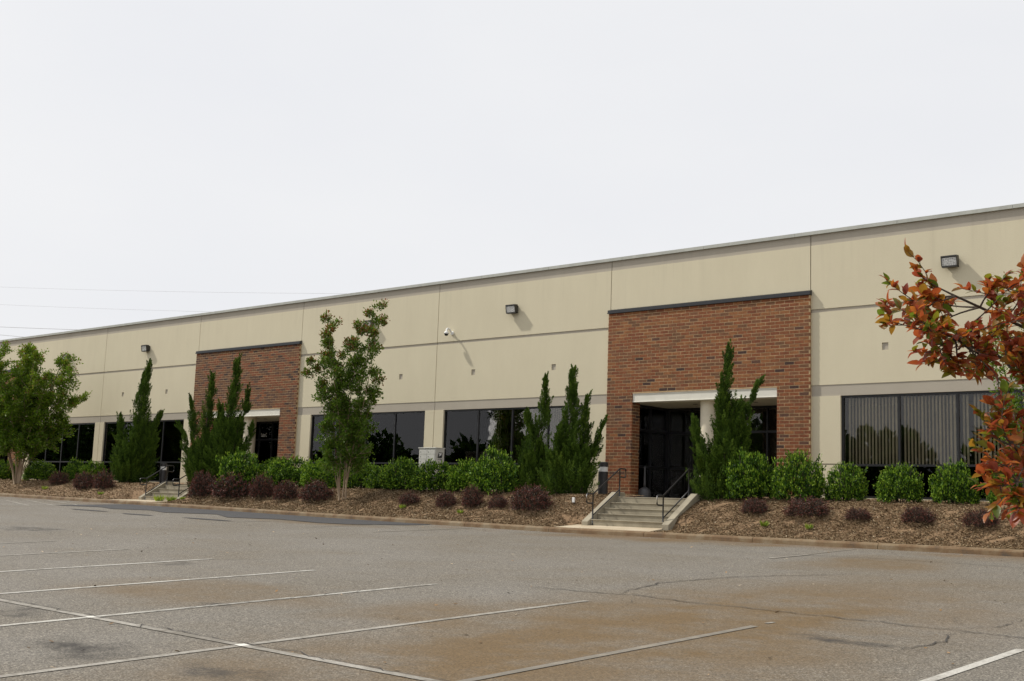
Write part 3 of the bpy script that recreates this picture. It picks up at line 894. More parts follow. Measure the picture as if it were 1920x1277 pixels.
def text_mesh(body, size, m, parent, name, M4):
    cu = bpy.data.curves.new(name, 'FONT'); cu.body = body; cu.size = size; cu.extrude = .002; cu.align_x = 'CENTER'; cu.align_y = 'CENTER'
    o = bpy.data.objects.new(name, cu); C.objects.link(o)
    dg = bpy.context.evaluated_depsgraph_get()
    me = bpy.data.meshes.new_from_object(o.evaluated_get(dg))
    bpy.data.objects.remove(o)
    me.materials.clear(); me.materials.append(m)
    off = wloc(parent)
    me.transform(Matrix.Translation(-off) @ M4)
    t = bpy.data.objects.new(name, me); C.objects.link(t); t.parent = parent
    return t
RX = Matrix.Rotation(rad(90), 4, 'X')
text_mesh('Suite C', .25, M['lettering'], stores[1], 'lettering', Matrix.Translation((-42.86, D + 2.3 + .038, 4.46)) @ RX @ Matrix.Diagonal((.55, 1, 1, 1)))

# ------------------------------------------------------------------ landings, stairs, pads
for k, (a, b) in enumerate(ENT):
    mb = MB()
    oa, ob = OPEN[k]
    mb.box(oa - .35, ob + .35, 28.75, D + 2.6, 1.6, 2.065)
    if k < 2:
        S = STAIR[k]
        mb.box(S['x0'], S['x1'], S['y0'] + .3 * (S['n'] - 1) + .002, 28.748, 1.3, 2.062)
    mb.build('entrance_landing', M['concrete'], None, bevel=.01, kind='structure')
pads = []
for k, S in enumerate(STAIR):
    mb = MB()
    x0, x1 = S['x0'] - .35, S['x1'] - .1
    zk0 = float(gk(x0)) + .137; zk1 = float(gk(x1)) + .137
    zs = 1.262 if k == 0 else 1.445
    mb.v += [(x0, KY + .243, zk0), (x1, KY + .243, zk1), (x1 - .1, S['y0'] + .02, zs), (x0 + .1, S['y0'] + .02, zs)]
    mb.f.append((0, 1, 2, 3)); mb.m.append(0)
    mb.v += [(v[0], v[1], v[2] - .12) for v in mb.v[:4]]
    for i in range(4):
        j = (i + 1) % 4; mb.f.append((i, i + 4, j + 4, j)); mb.m.append(0)
    mb.build('walkway', M['pad'], None, kind='structure')

for k, S in enumerate(STAIR):
    n = S['n']; z0 = 1.262 if k == 0 else 1.445; z1 = 2.062; h = (z1 - z0) / n
    lab = ['five-step pale concrete stair leading up to the nearer brick entrance', 'concrete stair half hidden by yellow-green clumps near the further brick entrance'][k]
    t = thing('concrete_stair', lab, 'stairs', (S['x0'], S['y0'], z0), 'stairs up to the entrances')
    for i in range(n):
        mb = MB(); y = S['y0'] + .3 * i
        yb = y + .3 if i < n - 1 else y + .02
        mb.prism([(y + .015, 1.0), (y + .015, z0 + h * (i + 1) - .03), (y - .008, z0 + h * (i + 1) - .025), (y - .008, z0 + h * (i + 1)), (yb + .01, z0 + h * (i + 1)), (yb + .01, 1.0)], S['x0'] + .22, S['x1'] - .22)
        mb.build('step', M['concrete'], t, bevel=.006)
    for xa in (S['x0'], S['x1'] - .22):
        mb = MB(); yt = S['y0'] + .3 * (n - 1)
        mb.prism([(S['y0'] - .12, 1.0), (S['y0'] - .12, z0 + .10), (yt + .05, z1 + .13), (yt + .35, z1 + .13), (yt + .42, z1 + .10), (yt + .42, 1.0)], xa, xa + .218)
        mb.build('cheek_wall', M['concrete'], t, bevel=.015)
    for side, xr in ((0, S['x0'] + .27), (1, S['x1'] - .27)):
        lab = [['black pipe handrail on the left of the nearer concrete stair', 'black pipe handrail on the right of the nearer concrete stair, beside the spiky juniper'],
               ['black pipe handrail on the left of the further concrete stair', 'black pipe handrail on the right of the further concrete stair, partly behind purple shrub']][k][side]
        hr = thing('handrail', lab, 'handrail', (xr, S['y0'], z0), 'handrails beside the stairs')
        ya, yb = S['y0'] + .02, S['y0'] + .3 * (n - 1) + .05
        za, zb2 = z0 + .84, z1 + .78
        r = .021
        for y, zt, zbm in ((ya, za, z0 - .02), (yb, zb2, z1 - h - .02)):
            p = MB(); p.tube([(xr, y, zbm), (xr, y, zt)], r, 10); po = p.build('post', M['rail'], hr, smooth=True)
        p = MB()
        p.tube([(xr, ya, za - .25), (xr, ya - .25, za - .25), (xr, ya - .285, za - .22), (xr, ya - .285, za - .03), (xr, ya - .25, za), (xr, ya, za), (xr, yb, zb2), (xr, yb + .25, zb2), (xr, yb + .285, zb2 - .03), (xr, yb + .285, zb2 - .2), (xr, yb + .25, zb2 - .235), (xr, yb, zb2 - .235)], r, 10)
        p.build('top_rail', M['rail'], hr, smooth=True)
        p = MB(); p.tube([(xr, ya, za - .58), (xr, yb, zb2 - .58)], r * .85, 10); p.build('lower_rail', M['rail'], hr, smooth=True)

# ------------------------------------------------------------------ small fittings
def wall_light(x, z, label):
    t = thing('wall_light', label, 'wall light', (x, D, z), 'wall lights along the facade')
    b = MB()      # back box and hood
    b.box(x - .16, x + .16, D - .08, D - .001, z - .12, z + .12)
    b.prism([(D - .08, z + .15), (D - .08, z + .11), (D - .25, z + .10), (D - .25, z + .14)], x - .21, x + .21)
    b.prism([(D - .08, z + .11), (D - .08, z - .16), (D - .10, z - .16), (D - .10, z + .11)], x - .21, x + .21)
    b.prism([(D - .10, z - .13), (D - .10, z - .16), (D - .21, z - .16), (D - .21, z - .13)], x - .20, x + .20)
    b.build('housing', M['bronze'], t)
    for sx in (-.21, .193):
        b2_ = MB(); b2_.prism([(D - .101, z + .109), (D - .101, z - .129), (D - .21, z - .129), (D - .249, z + .099)], x + sx, x + sx + .017); b2_.build('side_plate', M['bronze'], t)
    l = MB(); l.prism([(D - .10, z + .10), (D - .10, z - .13), (D - .20, z - .12), (D - .235, z + .085)], x - .190, x + .190); l.build('lens', M['lens'], t)
for x, z, lab in ((-11.17, 8.47, 'dark wall light above the large window, behind red leaf tips'), (-26.33, 8.45, 'dark wall light casting a clear slanting shadow, between the camera and the nearer brick bay'),
                  (-33.6, 8.45, 'dark wall light partly hidden by the slender tree top'), (-49.0, 8.45, 'dark wall light above the tallest pointed juniper, left of the further brick bay'),
                  (-56.2, 8.45, 'dark wall light beside the crown of the leftmost tree')):
    wall_light(x, z, lab)

t = thing('security_camera', 'white dome security camera on a curved bracket high on the wall', 'security camera', (-29.25, D, 7.85))
x = -29.25
b = MB(); b.lathe(0, 0, [(.075, 0), (.075, .03), (.05, .05)], 20); b.v = [(x + vx, D - vz, 7.82 + vy) for vx, vy, vz in b.v]; b.build('wall_plate', M['plastic'], t)
b = MB(); b.tube([(x, D - .04, 7.82), (x, D - .10, 7.88), (x, D - .18, 7.95), (x, D - .26, 7.96), (x, D - .31, 7.92), (x, D - .32, 7.84)], .034, 10); b.build('bracket', M['plastic'], t, smooth=True)
b = MB(); b.lathe(x, D - .32, [(.03, 7.85), (.075, 7.83), (.088, 7.79), (.088, 7.755)], 20); b.build('housing', M['plastic'], t, smooth=True)
b = MB(); b.lathe(x, D - .32, [(.078, 7.757), (.07, 7.72), (.045, 7.69), (.005, 7.68)], 20); b.build('dome', M['dome'], t, smooth=True)

def bollard(x, y, z, h, label, w=.15):
    t = thing('bollard', label, 'bollard', (x, y, z), 'dark bollards with white bands')
    b = MB(); b.lathe(x, y, [(w, z - .1), (w, z + h - .30)], 20); b.build('post', M['bollard'], t)
    b = MB(); b.lathe(x, y, [(w - .004, z + h - .30), (w - .004, z + h - .15)], 20); b.build('band', M['plastic'], t)
    b = MB(); b.lathe(x, y, [(w, z + h - .15), (w, z + h - .02), (w - .02, z + h)], 20); b.build('cap', M['bollard'], t)
bollard(-21.75, 29.8, 2.15, 1.0, 'dark bollard with white band against the left pier of the nearer brick bay')
bollard(-45.2, 29.5, 2.15, .88, 'dark bollard with white band beside the further stair', .14)

def ash_urn(x, y, z, label, pole=True, s=1.):
    t = thing('smoking_post', label, 'ash urn', (x, y, z))
    b = MB(); b.lathe(x, y, [(.19 * s, z), (.20 * s, z + .05), (.20 * s, z + .22), (.16 * s, z + .30), (.07 * s, z + .36)], 24); b.build('base', M['urn'], t, smooth=True)
    b = MB(); b.lathe(x, y, [(.05, z + .36), (.035, z + .5), (.03, z + .95), (.03, z + 1.0)], 16); b.build('neck', M['urn'], t, smooth=True)
ash_urn(-21.0, 30.98, 2.065, 'grey smoking post with slim neck inside the nearer brick entrance')

# cluster mailbox
mx, my, mz = -28.98, 29.35, 2.12
t = thing('cluster_mailbox', 'pale grey cluster mailbox with small doors behind the hedge', 'mailbox', (mx, my, mz))
w, dp = .40, .44
z0, z1 = mz + .35, mz + 1.46
b = MB(); b.box(mx - .2, mx + .2, my + .1, my + .35, mz - .05, z0); b.build('pedestal', M['mailbox'], t)
b = MB(); b.box(mx - w, mx + w, my, my + dp, z0, z1); b.build('body', M['mailbox'], t, bevel=.008)
b = MB(); b.box(mx - w - .02, mx + w + .02, my - .03, my + dp + .02, z1 + .001, z1 + .035); b.build('lid', M['mailbox'], t, bevel=.006)
for c in range(2):
    for r in range(6):
        a = mx - w + .03 + c * .38; zz = z1 - .05 - .165 * r
        b = MB(); b.box(a, a + .36, my - .012, my - .001, zz - .15, zz); d = b.build('door', M['mailbox'], t, bevel=.004)
        b = MB(); b.box(a + .05, a + .075, my - .018, my - .013, zz - .085, zz - .06); b.build('lock', M['ink'], d)
b = MB(); xs_ = mx + w + .004
def q(u, v): return (xs_, my + u, z1 - .30 + v)
b.poly([q(.10, -.02), q(.31, -.02), q(.36, .17), q(.15, .17)], 0)
xs_ += .004
b.poly([q(.15, .145), q(.30, .15), q(.335, .135), q(.25, .11), q(.315, .10), q(.15, .02), q(.20, .085)], 1)
b.build('emblem', [M['ink'], M['plastic']], t)
text_mesh('U.S. MAIL', .055, M['ink'], t, 'lettering', Matrix.Translation((mx + w + .004, my + .23, z1 - .37)) @ Matrix.Rotation(rad(90), 4, 'Z') @ RX)

t = thing('garden_marker', 'small white marker on a stake in the mulch left of the nearer stair', 'marker', (-20.62, 26.9, 1.80))
b = MB(); b.box(-20.64, -20.60, 26.88, 26.92, 1.72, 1.86); b.build('stake', M['bollard'], t)
b = MB(); b.box(-20.665, -20.575, 26.84, 26.879, 1.86, 2.0); b.build('plate', M['plastic'], t, bevel=.01)

for (x0, z0, x1, z1, r, lab) in ((-157.6, 29.04, -92.45, 22.19, .011, 'thin overhead power cable, topmost above the roof'), (-157.1, 26.55, -110.7, 21.82, .011, 'thin overhead power cable, second from the top above the roof'),
                             (-156.5, 23.41, -137.35, 21.69, .028, 'dark overhead power cable, third from the top near the left edge'), (-156.25, 22.30, -149.5, 21.55, .028, 'dark overhead power cable, lowest, meeting the roof at the left edge')):
    sl = (z1 - z0) / (x1 - x0)
    pts = [(x, 75, z0 + sl * (x - x0) + .00012 * (x - x0) * (x - x1)) for x in np.linspace(-190, -60, 27)]
    b = MB(); b.tube(pts, r, 6); o = b.build('power_line', M['wire']); tag(o, lab, 'power line', 'overhead power lines')

# ------------------------------------------------------------------ vegetation
def unit(a): return a / (np.linalg.norm(a, axis=-1, keepdims=True) + 1e-9)
def leaves(g, P, A, L, W, fold=.35):
    """folded two-triangle leaves: base P, direction A, length L, width W"""
    n = len(P)
    A = unit(A); R = unit(np.cross(A, g.normal(size=(n, 3)))); N = np.cross(R, A)
    mid = P + A * (L * .5)[:, None]
    v = np.stack([P, mid + R * (W / 2)[:, None] + N * (W * fold)[:, None], P + A * L[:, None], mid - R * (W / 2)[:, None] + N * (W * fold)[:, None]], 1).reshape(-1, 3)
    i = np.arange(n)[:, None] * 4
    f = np.concatenate([i + [0, 1, 2], i + [0, 2, 3]], 0)
    return v, f

def sphere_dirs(g, n): return unit(g.normal(size=(n, 3)))

def shrub_mesh(seed, n, leafL, mm, name, flat=1., spiky=0., tipbias=.25, lobes=26, clump=1.):
    """leafy mound of unit half-width and unit height made of many leaf clumps"""
    g = np.random.default_rng(seed)
    nc = n // 14
    d = sphere_dirs(g, nc); d[:, 2] = np.abs(d[:, 2]) * 1.05 - .38
    d = unit(d)
    lob = sphere_dirs(g, lobes); amp = g.uniform(-.19, .17, lobes) * (1.5 if spiky > .5 else 1)
    R = 1 + (np.exp(-((d[:, None] - lob[None]) ** 2).sum(-1) / .10) * amp).sum(1)
    rr = R * (1 - np.abs(g.normal(0, .13, nc)) - (g.random(nc) < .25) * g.uniform(0, .5, nc))
    c = d * rr[:, None]
    out = unit(d + np.array([0, 0, .55]) + g.normal(0, .35, (nc, 3)))
    sp = g.random(nc) < spiky
    c[sp] += out[sp] * (g.uniform(0, 1, sp.sum()) ** 2 * .42)[:, None]
    k = 14
    t = g.uniform(-1, .7 + (.9 if spiky > .5 else 0), (nc, k))
    P = (c[:, None] + out[:, None] * (t * leafL * 1.6)[..., None]).reshape(-1, 3) + g.normal(0, leafL * .45, (nc * k, 3))
    A = (out[:, None] * .7 + g.normal(0, .62, (nc, k, 3))).reshape(-1, 3)
    P[:, 2] = (P[:, 2] + .40) / 1.42
    keepm = P[:, 2] > -.03
    P, A = P[keepm], A[keepm]; t = t.reshape(-1)[keepm]
    L = leafL * g.uniform(.7, 1.25, len(P)); W = L * g.uniform(.42, .6, len(P))
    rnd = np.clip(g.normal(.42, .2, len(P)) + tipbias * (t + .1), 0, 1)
    v, f = leaves(g, P, A, L, W)
    return v, f, np.concatenate([rnd, rnd])

def scaled_shrub(variant, w, h, rot, name, m):
    v, f, r = variant
    c, s = math.cos(rot), math.sin(rot)
    x = v[:, 0] * c - v[:, 1] * s; y = v[:, 0] * s + v[:, 1] * c
    return np_mesh(name, np.stack([x * w, y * w, v[:, 2] * h], 1), f, m, r)

def stems(x, y, z, w, h, seed, m, parent, n=7):
    rr = random.Random(seed); b = MB()
    for i in range(n):
        an = rr.uniform(0, 6.28); q = w * rr.uniform(.3, .7)
        b.tube([(x + .04 * math.cos(an), y + .04 * math.sin(an), z - .05), (x + q * .5 * math.cos(an), y + q * .5 * math.sin(an), z + h * .35), (x + q * math.cos(an), y + q * math.sin(an), z + h * rr.uniform(.6, .85))], [.016, .012, .006], 5)
    b.build('stem', m, parent)

# green hollies: x, y, half-width, height, label
HV = [shrub_mesh(100 + i, 8200, .085, None, 'foliage', lobes=38, tipbias=.5, spiky=.12) for i in range(4)]
HOLLY = [(-56.9, 28.2, .75, 1.0, 'rounded green shrub at the left edge, behind the trunk of the leftmost tree'),
 (-53.46, 28.2, .98, .95, 'wide dark green shrub right of the leftmost tree trunk'),
 (-50.24, 28.2, .68, 1.02, 'green shrub under the leftmost fully seen window, right of the wide dark one'),
 (-48.6, 28.2, .74, 1.08, 'bright green shrub touching the left side of the tallest pointed juniper'),
 (-36.3, 27.0, 1.0, 1.66, 'tall broad green shrub before the round column of the further entrance'),
 (-35.9, 28.3, .70, 1.10, 'small green shrub at the foot of the further brick bay right pier'),
 (-34.72, 28.0, .90, 1.14, 'dense green shrub just right of the further brick bay'),
 (-32.76, 27.9, .82, 1.06, 'bright green shrub directly left of the slender tree stems'),
 (-31.4, 28.6, .80, .97, 'dark green hedge shrub directly behind the slender tree stems'),
 (-29.95, 28.4, .76, .97, 'green hedge shrub midway between slender tree and grey mailbox'),
 (-28.8, 28.1, .82, 1.10, 'green hedge shrub just in front of the grey mailbox, to its left'),
 (-27.14, 28.0, .84, 1.0, 'green hedge shrub just in front of the grey mailbox, to its right'),
 (-25.86, 28.1, .74, 1.03, 'yellow-green shrub between the mailbox hedge and the tall end shrub'),
 (-24.5, 27.9, .98, 1.34, 'tall bright green shrub touching the left of the twin junipers'),
 (-15.5, 27.8, .82, 1.42, 'tallest green shrub touching the right side of the entrance juniper'),
 (-14.2, 27.9, .90, 1.28, 'broad green shrub in front of the nearer brick bay right pier'),
 (-13.0, 28.1, .72, .98, 'rounded green shrub at the left end of the large window with blinds'),
 (-11.6, 28.1, .80, .94, 'rounded green shrub under the middle of the large window with blinds'),
 (-10.27, 28.1, .78, .98, 'rounded green shrub under the large window, last before the red leaves'),
 (-9.0, 28.1, .72, .88, 'green shrub at the right edge, half hidden by red leaves'),
 (-7.7, 28.1, .75, .95, 'green shrub beyond the right edge, next in the row under the window')]
BRIGHT = {3, 7, 12}
M['hollybright'] = leafmat('new_growth_holly_leaf', [(0, (.024, .070, .006)), (.45, (.078, .172, .010)), (.75, (.19, .335, .02)), (1, (.38, .52, .055))], .5, .2, .22)
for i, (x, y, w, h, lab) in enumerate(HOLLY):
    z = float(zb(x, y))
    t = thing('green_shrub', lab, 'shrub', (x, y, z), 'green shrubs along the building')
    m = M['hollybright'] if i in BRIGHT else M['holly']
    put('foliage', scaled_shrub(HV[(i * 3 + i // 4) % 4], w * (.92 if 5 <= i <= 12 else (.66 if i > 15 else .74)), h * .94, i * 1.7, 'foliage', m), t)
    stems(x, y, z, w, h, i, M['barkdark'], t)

LV = [shrub_mesh(200 + i, 7200, .085, None, 'foliage', spiky=.8, tipbias=.36, lobes=16) for i in range(3)]
LORO = [(-49.6, 27.1, .55, .62, 'dark purple shrub before the wide dark green one near the leftmost tree'),
 (-46.6, 26.6, .52, .80, 'dark purple shrub left of the foot of the tallest juniper'),
 (-45.1, 26.65, .52, .85, 'dark purple shrub right at the foot of the tallest juniper, beside the further stair'),
 (-37.75, 26.35, .62, 1.0, 'tall dark purple shrub right of the further stair'),
 (-35.85, 26.35, .84, .98, 'widest reddish purple shrub, below the broad tall green one'),
 (-34.25, 26.45, .52, .9, 'upright purple shrub below the gap between two green shrubs, right of the widest purple one'),
 (-32.9, 26.45, .56, .70, 'low reddish purple shrub in front of the dense green shrub, left of the slender tree'),
 (-31.3, 26.45, .64, .76, 'purple shrub touching the left of the slender tree stems'),
 (-26.85, 26.5, .40, .40, 'small dark purple shrub below the hedge left of the mailbox'),
 (-25.2, 26.45, .40, .50, 'small purple shrub below the hedge right of the mailbox'),
 (-24.2, 26.5, .42, .70, 'upright reddish purple shrub left of the twin junipers'),
 (-23.15, 26.5, .33, .42, 'smallest purple shrub between two larger ones near the twin junipers'),
 (-21.85, 26.45, .70, .76, 'wide reddish purple shrub at the foot of the twin junipers'),
 (-14.8, 26.75, .42, .48, 'greyish purple shrub at the foot of the entrance juniper, on its right'),
 (-13.35, 26.7, .60, .55, 'wide low purple shrub in front of the broad green one by the brick pier'),
 (-12.0, 26.6, .36, .34, 'tiny dark purple shrub between two low purple shrubs on the right slope'),
 (-10.55, 26.55, .45, .48, 'low purple shrub below the rounded shrub under the window middle'),
 (-9.15, 26.5, .42, .46, 'low dark purple shrub furthest right on the mulch slope')]
for i, (x, y, w, h, lab) in enumerate(LORO):
    z = float(zb(x, y)) - .02
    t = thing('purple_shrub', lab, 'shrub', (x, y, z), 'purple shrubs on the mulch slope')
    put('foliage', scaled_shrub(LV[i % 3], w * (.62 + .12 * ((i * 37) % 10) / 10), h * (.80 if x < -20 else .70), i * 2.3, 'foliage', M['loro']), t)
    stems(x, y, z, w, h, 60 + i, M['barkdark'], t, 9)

# yellow-green blade clumps
LILY = [(-39.9, 25.95, .30, .36, 'yellow-green leafy clump before the further stair, on its left'), (-39.1, 25.95, .28, .32, 'yellow-green leafy clump before the further stair, on its right'),
        (-38.3, 25.9, .18, .14, 'tiny yellow-green sprout right of the further stair'), (-49.3, 26.3, .32, .2, 'pale green clump on the mulch near the leftmost tree'),
        (-44.2, 26.0, .25, .15, 'small green sprout on the mulch left of the further stair'), (-26.8, 26.15, .2, .16, 'small yellow-green sprout below the mailbox hedge'),
        (-24.2, 26.0, .2, .14, 'small yellow-green sprout below the upright reddish purple shrub'), (-14.15, 26.05, .19, .17, 'bright yellow-green sprout on the slope right of the nearer stair'),
        (-12.95, 26.0, .18, .16, 'dull green sprout near the kerb on the right slope')]
for i, (x, y, w, h, lab) in enumerate(LILY):
    g = np.random.default_rng(300 + i); n = 90 if h > .25 else 45
    z = float(zb(x, y))
    an = g.uniform(0, 6.28, n); P = np.stack([np.cos(an), np.sin(an), 0 * an], 1) * (g.random(n) * w * .35)[:, None]
    A = np.stack([np.cos(an) * g.uniform(.2, .9, n), np.sin(an) * g.uniform(.2, .9, n), np.ones(n)], 1)
    L = g.uniform(.5, 1.1, n) * h; v, f = leaves(g, P, A, L, L * .0 + .03)
    r = g.random(n)
    o = put('leafy_clump', np_mesh('leafy_clump', v, f, M['lily'], np.concatenate([r, r])), None, (x, y, z))
    tag(o, lab, 'plant', 'small clumps on the mulch')

# junipers: several twisting leaders clothed in upswept tufts
RTV = np.array([math.cos(YAW), -math.sin(YAW), 0.])     # broad side of the clump
FWV = np.array([math.sin(YAW), math.cos(YAW), 0.])
def juniper(x, y, leaders, label, seed, dens=1.):
    z = float(zb(x, y)) - .03
    t = thing('juniper', label, 'shrub', (x, y, z), 'upright junipers along the building')
    g = np.random.default_rng(seed)
    vs, fs, rs = [], [], []; off = 0
    b = MB()
    for (bx, tx, h, r, dz) in leaders:     # base offset, tip offset, height, girth, depth offset
        def spine(q):
            q = np.asarray(q, float)
            lat = bx + (tx - bx) * q ** 1.4 + .05 * np.sin(q * 9 + seed)
            return RTV * lat[:, None] + FWV * (dz * (1 - .3 * q) + .05 * np.cos(q * 8 + seed))[:, None] + np.array([0, 0, 1.]) * (q * h)[:, None]
        r *= 1.12
        nb = int(150 * (h / 3) * (r / .4) ** 1.2 * dens) + 30
        tb_ = np.concatenate([g.random(nb) ** 1.15 * .97, [.93, .97, .99, 1.]]); nb = len(tb_)
        c = spine(tb_); tan = unit(spine(np.minimum(tb_ + .03, 1.03)) - spine(tb_ - .03))
        prof = r * np.clip(np.where(tb_ < .2, .7 + tb_ / .2 * .3, ((1.0 - tb_) / .8) ** .85), .0, 1)
        an = g.uniform(0, 6.28, nb)
        e1 = unit(np.cross(tan, np.array([.3, .9, .1]))); e2 = np.cross(tan, e1)
        out = e1 * np.cos(an)[:, None] + e2 * np.sin(an)[:, None]
        # every branchlet: an upswept twisted plume
        bl = (g.uniform(.26, .62, nb)) * (1.05 - .5 * tb_) * (.75 + .5 * min(1, r / .45))
        bp_ = c + out * (prof * g.uniform(.05, .82, nb))[:, None] - tan * (bl * .25)[:, None]
        bd = unit(tan * g.uniform(1.0, 1.6, nb)[:, None] + out * (g.uniform(.1, .85, nb) * (.35 + .65 * prof / r))[:, None] + g.normal(0, .15, (nb, 3)))
        k = 120
        q = g.random((nb, k)) ** .85
        wid = (.24 * bl)[:, None] * np.where(q < .3, .5 + q / .3 * .5, ((1.02 - q) / .72)) * g.uniform(.25, 1, (nb, k))
        rdir = unit(g.normal(size=(nb, k, 3)))
        p = bp_[:, None] + bd[:, None] * (q * bl[:, None])[..., None] + rdir * wid[..., None]
        a = bd[:, None] * 1.0 + rdir * g.uniform(.2, .7, (nb, k))[..., None]
        L = g.uniform(.03, .065, (nb, k))
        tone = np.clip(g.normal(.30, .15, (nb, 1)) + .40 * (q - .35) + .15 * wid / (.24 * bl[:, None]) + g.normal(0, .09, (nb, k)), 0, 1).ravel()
        v, f = leaves(g, p.reshape(-1, 3), a.reshape(-1, 3), L.ravel(), L.ravel() * .42, .2)
        vs.append(v); fs.append(f + off); rs.append(np.concatenate([tone, tone])); off += len(v)
        q = np.linspace(0, .8, 7); sp = spine(q)
        b.tube([tuple(np.array([x, y, z]) + w_) for w_ in sp], [.05 * (1 - u) + .008 for u in q], 6)
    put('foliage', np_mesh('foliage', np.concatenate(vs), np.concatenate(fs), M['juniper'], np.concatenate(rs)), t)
    b.build('trunk', M['barkdark'], t)
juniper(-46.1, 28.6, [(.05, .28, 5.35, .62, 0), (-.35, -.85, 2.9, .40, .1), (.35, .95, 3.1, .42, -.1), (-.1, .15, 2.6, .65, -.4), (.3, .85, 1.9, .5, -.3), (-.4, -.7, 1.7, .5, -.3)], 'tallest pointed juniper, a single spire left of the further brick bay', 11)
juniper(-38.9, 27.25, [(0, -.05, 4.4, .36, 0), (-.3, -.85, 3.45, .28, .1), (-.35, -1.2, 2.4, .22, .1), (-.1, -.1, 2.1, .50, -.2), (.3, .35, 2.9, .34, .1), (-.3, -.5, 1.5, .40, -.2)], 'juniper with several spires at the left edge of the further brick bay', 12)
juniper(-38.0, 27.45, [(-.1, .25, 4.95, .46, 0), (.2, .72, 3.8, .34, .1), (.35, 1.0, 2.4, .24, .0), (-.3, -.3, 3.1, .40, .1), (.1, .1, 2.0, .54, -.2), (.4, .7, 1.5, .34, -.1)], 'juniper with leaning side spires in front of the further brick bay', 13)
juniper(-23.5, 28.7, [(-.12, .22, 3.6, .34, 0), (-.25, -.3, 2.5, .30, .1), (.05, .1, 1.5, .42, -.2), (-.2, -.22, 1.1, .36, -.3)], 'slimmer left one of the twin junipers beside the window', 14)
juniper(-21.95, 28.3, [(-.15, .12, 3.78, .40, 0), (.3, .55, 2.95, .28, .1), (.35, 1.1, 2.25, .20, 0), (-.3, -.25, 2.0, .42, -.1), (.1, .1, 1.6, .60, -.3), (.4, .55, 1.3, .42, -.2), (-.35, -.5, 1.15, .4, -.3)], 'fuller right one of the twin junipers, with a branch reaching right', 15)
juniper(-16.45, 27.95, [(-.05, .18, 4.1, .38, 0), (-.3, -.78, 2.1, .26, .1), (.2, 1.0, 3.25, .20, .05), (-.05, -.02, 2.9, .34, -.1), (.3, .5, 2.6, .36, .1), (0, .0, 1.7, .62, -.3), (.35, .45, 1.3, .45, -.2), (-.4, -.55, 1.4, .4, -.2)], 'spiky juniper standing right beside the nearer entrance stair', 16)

# crape myrtles
def limb(b, p0, p1, r0_, r1_, g, wob=.06, n=6):
    p0, p1 = np.array(p0, float), np.array(p1, float)
    L = np.linalg.norm(p1 - p0); w = g.normal(0, wob * L, 3); w[2] *= .3
    s = np.linspace(0, 1, n)
    pts = p0 + (p1 - p0) * s[:, None] + w * (np.sin(s * math.pi))[:, None]
    b.tube([tuple(q) for q in pts], list(r0_ + (r1_ - r0_) * s), 7)
    return pts
def shoot_leaves(g, pts, k, spread, leafL):
    s = np.sort(g.random(k)) * (len(pts) - 1); i = np.minimum(s.astype(int), len(pts) - 2); f = (s - i)[:, None]
    c = pts[i] * (1 - f) + pts[i + 1] * f
    tan = unit(pts[i + 1] - pts[i])
    out = unit(g.normal(size=(k, 3))); P = c + out * (spread * g.random(k) ** .6)[:, None]
    A = out + tan * .5 + np.array([0, 0, .25])
    L = leafL * g.uniform(.65, 1.25, k)
    return P, A, L, s / (len(pts) - 1)
